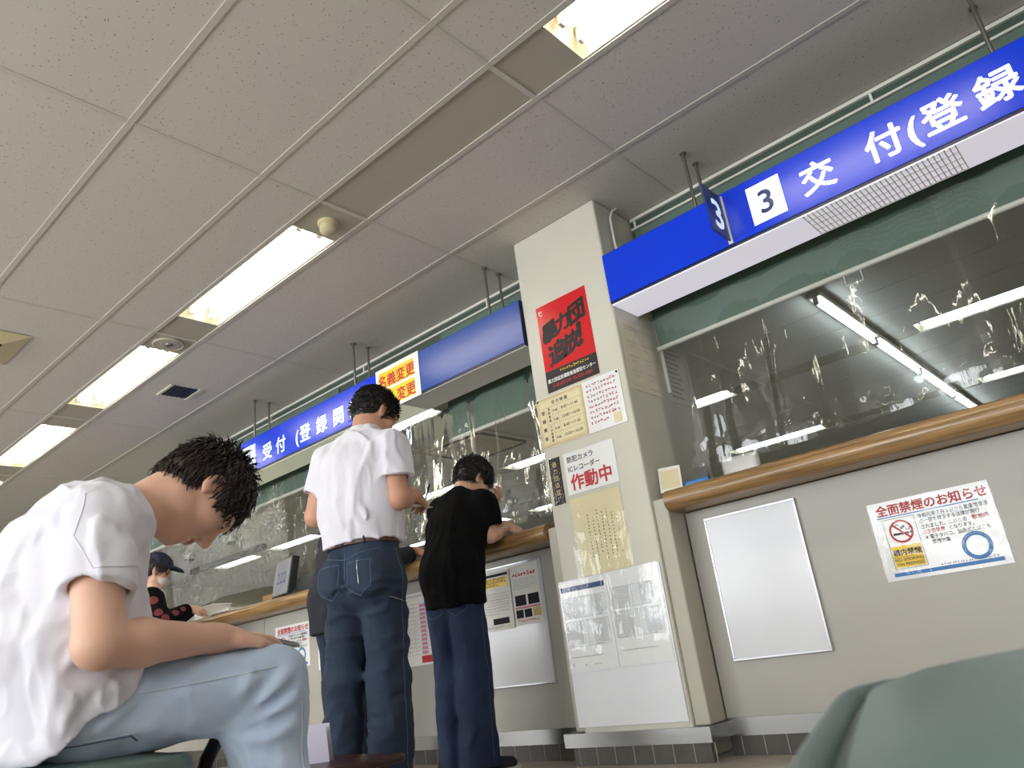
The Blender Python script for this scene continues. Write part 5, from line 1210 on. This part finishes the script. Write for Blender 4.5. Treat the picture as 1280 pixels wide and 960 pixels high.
# ---------------------------------------------------------------- man in black t-shirt leaning on the counter
def leaning_man():
    L = Local((-2.84, 2.77), -3); X_ = L.r
    yw, pt = math.radians(14), math.radians(42)
    H = Frame((-2.83, 2.985, 1.440), (math.sin(yw)*math.cos(pt), math.cos(yw)*math.cos(pt), -math.sin(pt)), (math.sin(yw)*math.sin(pt), math.cos(yw)*math.sin(pt), math.cos(pt)))
    rs, re, rw = V3(-2.70, 2.895, 1.290), V3(-2.70, 2.930, 1.118), V3(-2.715, 3.080, 1.172)
    ls, le, lw = V3(-3.005, 2.890, 1.305), V3(-2.95, 3.075, 1.178), V3(-2.845, 3.105, 1.285)
    rh, rk, ra = V3(-2.765, 2.76, .88), V3(-2.79, 2.80, .48), V3(-2.825, 2.81, .09)
    lh, lk, la = V3(-2.925, 2.755, .88), V3(-2.93, 2.77, .48), V3(-2.955, 2.77, .09)
    F = Field((-3.25, 2.50, 0), (-2.45, 3.32, 1.62), .0055)
    F.econe(L(0, 0, .90), L(0, .015, 1.05), (.145, .10), (.135, .095), X_, .05); F.econe(L(0, .015, 1.05), (-2.865, 2.885, 1.27), (.135, .095), (.155, .10), X_, .05); F.econe((-2.865, 2.885, 1.27), (-2.85, 2.925, 1.36), (.15, .09), (.07, .065), X_, .05)
    for s, e, w in ((rs, re, rw), (ls, le, lw)): arm(F, s, e, w, (.050, .047, .042, .027))
    hand(F, rw, (.12, .96, -.10), (-.5, .1, -.85), -1, (.6, .7, .8, .9), .8, .97); hand(F, lw, (.72, .05, .68), (-.25, -.9, .3), 1, (.18, .22, .30, .42), .15, .97, .024)
    for h_, k_, a_ in ((rh, rk, ra), (lh, lk, la)): leg(F, h_, k_, a_, (.075, .054, .052, .034)); foot(F, a_, (.35, .94))
    head(F, H, 1.0, (-2.852, 2.905, 1.352), (.054, .060))
    p = person_root(F.surface(), ['skin', 'lip', 'eye_dark', 'black_hair'], L(0, 0, 0), 'man in black t-shirt and navy trousers leaning on the counter to write', head_regions(H))
    hair_piece('hair', H, 1.0, p, 'black_hair', .015, nape=-.030, locks=2200, ll=(.02, .036), flow=(0, .8, -.5), seed=24, shag=.007, top=1.3)
    hair_piece('hair_fade', H, 1.0, p, 'brown_hair', .004, nape=-.085, locks=0, seed=25, shag=.001)
    J = Field((-3.2, 2.52, .02), (-2.5, 3.1, 1.0), .0055)
    J.econe(L(0, -.005, .84), L(0, 0, .97), (.152, .118), (.145, .110), X_, .04)
    jeans_leg(J, rh+V3(0, 0, -.02), rk, ra+V3(0, 0, -.035), (.090, .086, .096), .02); jeans_leg(J, lh+V3(0, 0, -.02), lk, la+V3(0, 0, -.04), (.090, .078, .078), .02)
    rnd = np.random.RandomState(16)
    for kn, rad in ((rk, .088), (lk, .08)):
        for q in range(9):
            z = -.36+.10*q; th = rnd.uniform(-2.4, .6); c_ = kn+V3(0, 0, z); J.crease(c_+(L.r*math.cos(th)+L.f*math.sin(th))*rad, c_+(L.r*math.cos(th+.8)+L.f*math.sin(th+.8))*rad+V3(0, 0, .12), .007*(-1)**q, .018)
    J.disp(lambda q: fabric(q, 3.0, .010, (8, 8, 9))+rumple(q, 7.0, .026, (8, 8, 5))); J.cut((0, 0, .86), (0, 0, 1)); J.cut((0, 0, .042), (0, 0, -1))
    j = mesh_object('trousers', J.surface(), 'mid_denim', p); b = bvh_of(j); PB = lambda r, z: tuple(L(r, -.35, z)); D_ = tuple(L.f)
    stitch('back_pocket', b, [PB(.02, .83), PB(.02, .755), PB(.075, .73), PB(.13, .755), PB(.13, .83)], D_, .0015, 'navy_stitch', j); stitch('back_pocket', b, [PB(-.13, .83), PB(-.13, .755), PB(-.075, .73), PB(-.02, .755), PB(-.02, .83)], D_, .0015, 'navy_stitch', j)
    stitch('outer_seam', b, [tuple(L(.4, .0, .75)), tuple(L(.4, .03, .45)), tuple(L(.4, .03, .08))], tuple(-L.r), .0012, 'navy_stitch', j)
    S = Field((-3.25, 2.5, .70), (-2.45, 3.22, 1.45), .005)
    S.econe(L(.01, -.005, .74), L(.005, -.01, .95), (.170, .142), (.168, .138), X_, .05); S.econe(L(0, -.01, .95), (-2.862, 2.86, 1.18), (.170, .136), (.180, .134), X_, .05); S.econe((-2.862, 2.86, 1.18), (-2.862, 2.888, 1.295), (.185, .130), (.160, .098), X_, .05); S.econe((-2.862, 2.888, 1.295), (-2.852, 2.918, 1.362), (.11, .085), (.070, .068), X_, .04)
    for s, e in ((rs, re), (ls, le)):
        Q = S.like(); Q.cone(s, s+(e-s)*1.0, .076, .078, .01); Q.cut(s+(e-s)*.72, e-s); I_ = S.like(); I_.cone(s+(e-s)*.55, s+(e-s)*1.2, .058, .067, .005); Q.minus(I_); S.join(Q, .035)
    S.cut(L(0, 0, .775), L.f*.02+V3(0, 0, -1)); S.cut((-2.85, 2.955, 1.385), (0, .55, .83))
    rnd = np.random.RandomState(19)
    for q in range(12): r_ = -.17+.03*q; S.crease(L(r_, -.15, .80), L(r_*.8, -.10, 1.10), .007*(-1)**q, .022)
    for q in range(4): S.crease((-2.63, 2.82+.035*q, 1.33), (-2.60, 2.84+.03*q, 1.22), .005*(-1)**q, .014)
    S.disp(lambda q: fabric(q, 8.0, .010, (9, 9, 6))+rumple(q, 31.0, .036, (10, 10, 4)))
    mesh_object('t_shirt', S.surface(), 'black_cotton', p)
    for a_ in (ra, la): shoe('shoe', a_, (.45, .89), p, 'navy_cotton', 'sole_white')
    hd = rw+V3(.0, .085, .0)
    props(build('pen', MB().tube([tuple(hd+V3(-.02, .02, -.035)), tuple(hd+V3(.015, -.01, .085))], .004, 10), 'kraft_edge', smooth=True), 'pen held by the man in black writing on the counter', 'pen')
    props(build('document', MB().box(-2.83, -2.63, 3.10, 3.27, 1.1285, 1.130), 'paper'), 'form lying on the counter under the hand of the man in black', 'paper')
leaning_man()

# ---------------------------------------------------------------- person in a long navy top behind the man in white
def navy_person():
    L = Local((-3.74, 2.70), 12); X_ = L.r
    pt = math.radians(30)
    H = Frame((-3.77, 3.0, 1.49), (.2*math.cos(pt), .98*math.cos(pt), -math.sin(pt)), (.2*math.sin(pt), .98*math.sin(pt), math.cos(pt)))
    rs, re, rw = V3(-3.67, 2.84, 1.34), V3(-3.52, 2.90, 1.125), V3(-3.455, 3.075, 1.174)
    ls, le, lw = V3(-3.985, 2.84, 1.315), V3(-4.0, 2.99, 1.14), V3(-3.80, 3.10, 1.172)
    rh, rk, ra = L(.08, 0, .88), L(.085, .02, .48), L(.09, .02, .09); lh, lk, la = L(-.08, 0, .88), L(-.085, .02, .48), L(-.09, .02, .09)
    F = Field((-4.2, 2.42, 0), (-3.070, 3.32, 1.66), .007)
    F.econe(L(0, 0, .90), L(0, .03, 1.08), (.15, .105), (.145, .10), X_, .05); F.econe(L(0, .03, 1.08), (-3.84, 2.87, 1.27), (.145, .10), (.155, .10), X_, .05); F.econe((-3.84, 2.87, 1.27), (-3.82, 2.92, 1.37), (.15, .09), (.07, .065), X_, .05)
    for s, e, w in ((rs, re, rw), (ls, le, lw)): arm(F, s, e, w)
    hand(F, rw, (.25, .95, -.12), (-.2, .1, -.95), -1, (.4, .5, .55, .6), .5, 1.0); hand(F, lw, (.4, .9, -.1), (.1, .1, -1), 1, (.4, .5, .55, .6), .5, 1.0)
    for h_, k_, a_ in ((rh, rk, ra), (lh, lk, la)): leg(F, h_, k_, a_); foot(F, a_, L.f)
    head(F, H, 1.0, (-3.82, 2.91, 1.36), (.055, .06))
    p = person_root(F.surface(), ['skin_b', 'lip', 'eye_dark', 'black_hair'], L(0, 0, 0), 'person in a long navy top behind the man in white, hand on the counter', head_regions(H))
    hair_piece('hair', H, 1.0, p, 'black_hair', .014, nape=-.08, locks=900, seed=33)
    J = Field((-4.15, 2.45, .02), (-3.320, 3.0, .92), .007)
    J.econe(L(0, 0, .83), L(0, 0, .90), (.16, .12), (.155, .115), X_, .04); jeans_leg(J, rh, rk, ra+V3(0, 0, -.04), (.095, .08, .08), .03); jeans_leg(J, lh, lk, la+V3(0, 0, -.04), (.095, .08, .08), .03)
    J.disp(lambda q: fabric(q, 3.0, .012, (8, 8, 12))); J.cut((0, 0, .045), (0, 0, -1)); mesh_object('jeans', J.surface(), 'dark_denim', p)
    S = Field((-4.2, 2.42, .70), (-3.070, 3.22, 1.46), .006)
    S.econe(L(0, 0, .72), L(0, .0, .95), (.185, .150), (.178, .145), X_, .05); S.econe(L(0, .0, .95), (-3.845, 2.82, 1.2), (.175, .138), (.18, .132), X_, .05); S.econe((-3.845, 2.82, 1.2), (-3.84, 2.86, 1.33), (.18, .12), (.15, .095), X_, .05); S.econe((-3.84, 2.86, 1.33), (-3.82, 2.915, 1.37), (.10, .08), (.07, .068), X_, .04)
    for s, e, w in ((rs, re, rw), (ls, le, lw)):
        Q = S.like(); Q.cone(s, e, .068, .058, .02); Q.cone(e, w, .057, .045, .02); Q.cut(e+(w-e)*.86, w-e) if False else None
        Q.cut(e+(w-e)*.9, w-e); S.join(Q, .03)
    S.cut((0, 0, .765), (0, 0, -1)); S.cut((-3.82, 2.95, 1.39), (0, .5, .86)); S.disp(lambda q: fabric(q, 8.0, .014, (9, 9, 7)))
    mesh_object('long_top', S.surface(), 'navy_cotton', p)
    for a_ in (ra, la): shoe('shoe', a_, L.f, p, 'brown_shoe', 'leather')
navy_person()

# ---------------------------------------------------------------- woman in cap and mask at the far end
def woman():
    L = Local((-5.96, 2.60), 25); X_ = L.r
    pt = math.radians(22); f = L.f*math.cos(pt)-V3(0, 0, math.sin(pt)); u = L.f*math.sin(pt)+V3(0, 0, math.cos(pt))
    H = Frame(L(-.05, .05, 1.485), f, u)
    rs, re, rw = L(.165, .02, 1.265), L(.28, .10, 1.060), L(.15, .285, 1.165)
    ls, le, lw = L(-.165, .02, 1.265), L(-.22, .10, 1.06), L(-.05, .30, 1.18)
    rh, rk, ra = L(.08, 0, .84), L(.085, .02, .45), L(.09, 0, .09); lh, lk, la = L(-.08, 0, .84), L(-.085, .02, .45), L(-.09, 0, .09)
    F = Field((-6.45, 2.15, 0), (-5.5, 3.1, 1.68), .007)
    F.econe(L(0, 0, .87), L(0, 0, 1.05), (.145, .10), (.13, .09), X_, .05); F.econe(L(0, 0, 1.05), L(0, .01, 1.24), (.13, .09), (.145, .10), X_, .05); F.econe(L(0, .01, 1.24), L(-.03, .03, 1.32), (.13, .085), (.06, .06), X_, .05)
    for s, e, w in ((rs, re, rw), (ls, le, lw)): arm(F, s, e, w, (.045, .04, .037, .024))
    hand(F, rw, L.f*.8-L.r*.35+V3(0, 0, -.12), -L.r*.5+V3(0, 0, -.85), -1, (.5, .6, .7, .75), .7, .95); hand(F, lw, L.f*.8+L.r*.3+V3(0, 0, -.1), L.r*.5+V3(0, 0, -.85), 1, (.5, .6, .7, .75), .7, .95)
    for h_, k_, a_ in ((rh, rk, ra), (lh, lk, la)): leg(F, h_, k_, a_, (.075, .052, .05, .032)); foot(F, a_, L.f)
    head(F, H, .98, L(-.03, .03, 1.33), (.05, .055))
    p = person_root(F.surface(), ['skin', 'lip', 'eye_dark', 'black_hair'], L(0, 0, 0), 'woman in navy cap, mask and black rose print sweatshirt at the far counter end', head_regions(H, .98))
    hair_piece('hair', H, .98, p, 'brown_hair', .016, nape=-.115, locks=700, ll=(.03, .06), flow=(0, .2, -1), seed=44, temple=.03)
    P = lambda x, y, z: H.p(x, y, z)
    C = Field(H.o-.22, H.o+V3(.24, .24, .24), .005); I_ = C.like()
    C.ell(P(0, -.015, .050), (.094, .116, .098), H.R, .01); I_.ell(P(0, -.015, .046), (.086, .107, .090), H.R, .01); C.minus(I_); C.cut(P(0, 0, .045), -H.u-H.f*.10)
    cp = mesh_object('cap', C.surface(), 'cap_navy', p)
    Bm = Field(H.o-.22, H.o+V3(.24, .24, .24), .004); Bm.ell(P(0, .10, .048), (.078, .095, .030), H.R, .005); B3 = Bm.like(); B3.ell(P(0, .10, .040), (.080, .098, .030), H.R, .005); Bm.minus(B3); Bm.cut(P(0, .082, 0), -H.f)
    mesh_object('visor', Bm.surface(), 'cap_navy', cp); build('eyelet_patch', MB().obox(P(.066, -.105, .075), H.f+H.r*.9, H.u, H.r-H.f*.9, .012, .006, .0015), 'paper', cp)
    Mk = Field(H.o-.2, H.o+.2, .004); Mk.ell(P(0, .050, -.055), (.066, .068, .060), H.R, .01); Mk.cut(P(0, .0, -.018), H.u-H.f*.12); Mk.cut(P(0, .032, 0), -H.f)
    mk_ = mesh_object('face_mask', Mk.surface(), 'mask_white', p)
    for sx in (-1, 1): build('ear_loop', MB().tube([P(sx*.062, .035, -.025), P(sx*.077, .0, -.005), P(sx*.084, -.022, .008)], .0018, 6), 'mask_white', mk_, smooth='all'); build('ear_loop', MB().tube([P(sx*.056, .035, -.075), P(sx*.074, .0, -.04), P(sx*.080, -.022, -.022)], .0018, 6), 'mask_white', mk_, smooth='all')
    S = Field((-6.45, 2.15, .78), (-5.5, 3.05, 1.42), .006)
    S.econe(L(0, 0, .82), L(0, 0, 1.02), (.17, .135), (.168, .132), X_, .05); S.econe(L(0, 0, 1.02), L(0, .01, 1.22), (.168, .13), (.16, .118), X_, .05); S.econe(L(0, .01, 1.22), L(-.03, .03, 1.325), (.145, .09), (.066, .064), X_, .05)
    for s, e, w in ((rs, re, rw), (ls, le, lw)): Q = S.like(); Q.cone(s, e, .078, .075, .02); Q.cone(e, w, .075, .050, .02); Q.cut(e+(w-e)*.95, w-e); S.join(Q, .03)
    S.cut((0, 0, .84), (0, 0, -1)); S.cut(L(0, .05, 1.345), L.f*.4+V3(0, 0, .92)); S.disp(lambda q: fabric(q, 8.0, .014, (10, 10, 9)))
    sv = S.surface(); reg = []
    for a, b, t_, q in ((rs, re, .25, .034), (rs, re, .72, .030), (re, rw, .12, .030), (re, rw, .50, .026), (re, rw, .78, .024)):
        reg.append((a+(b-a)*t_+L.r*.072+V3(0, 0, .02), (q, q, q), np.eye(3), 1))
    mesh_object('sweatshirt', sv, ['black_cotton', 'red_print'], p, None, reg)
    J = Field((-6.4, 2.3, .02), (-5.7, 2.95, .92), .008); J.econe(L(0, 0, .80), L(0, 0, .88), (.15, .115), (.15, .11), X_, .04); jeans_leg(J, rh, rk, ra+V3(0, 0, -.04), (.09, .07, .07), .03); jeans_leg(J, lh, lk, la+V3(0, 0, -.04), (.09, .07, .07), .03); J.cut((0, 0, .045), (0, 0, -1)); mesh_object('trousers', J.surface(), 'navy_cotton', p)
    for a_ in (ra, la): shoe('shoe', a_, L.f, p, 'black', 'sole_white')
    bg = thing('shoulder_bag', 'brown bag strap hanging at the back of the woman in the cap', 'bag', tuple(L(-.02, -.20, .96))) if False else None
woman()
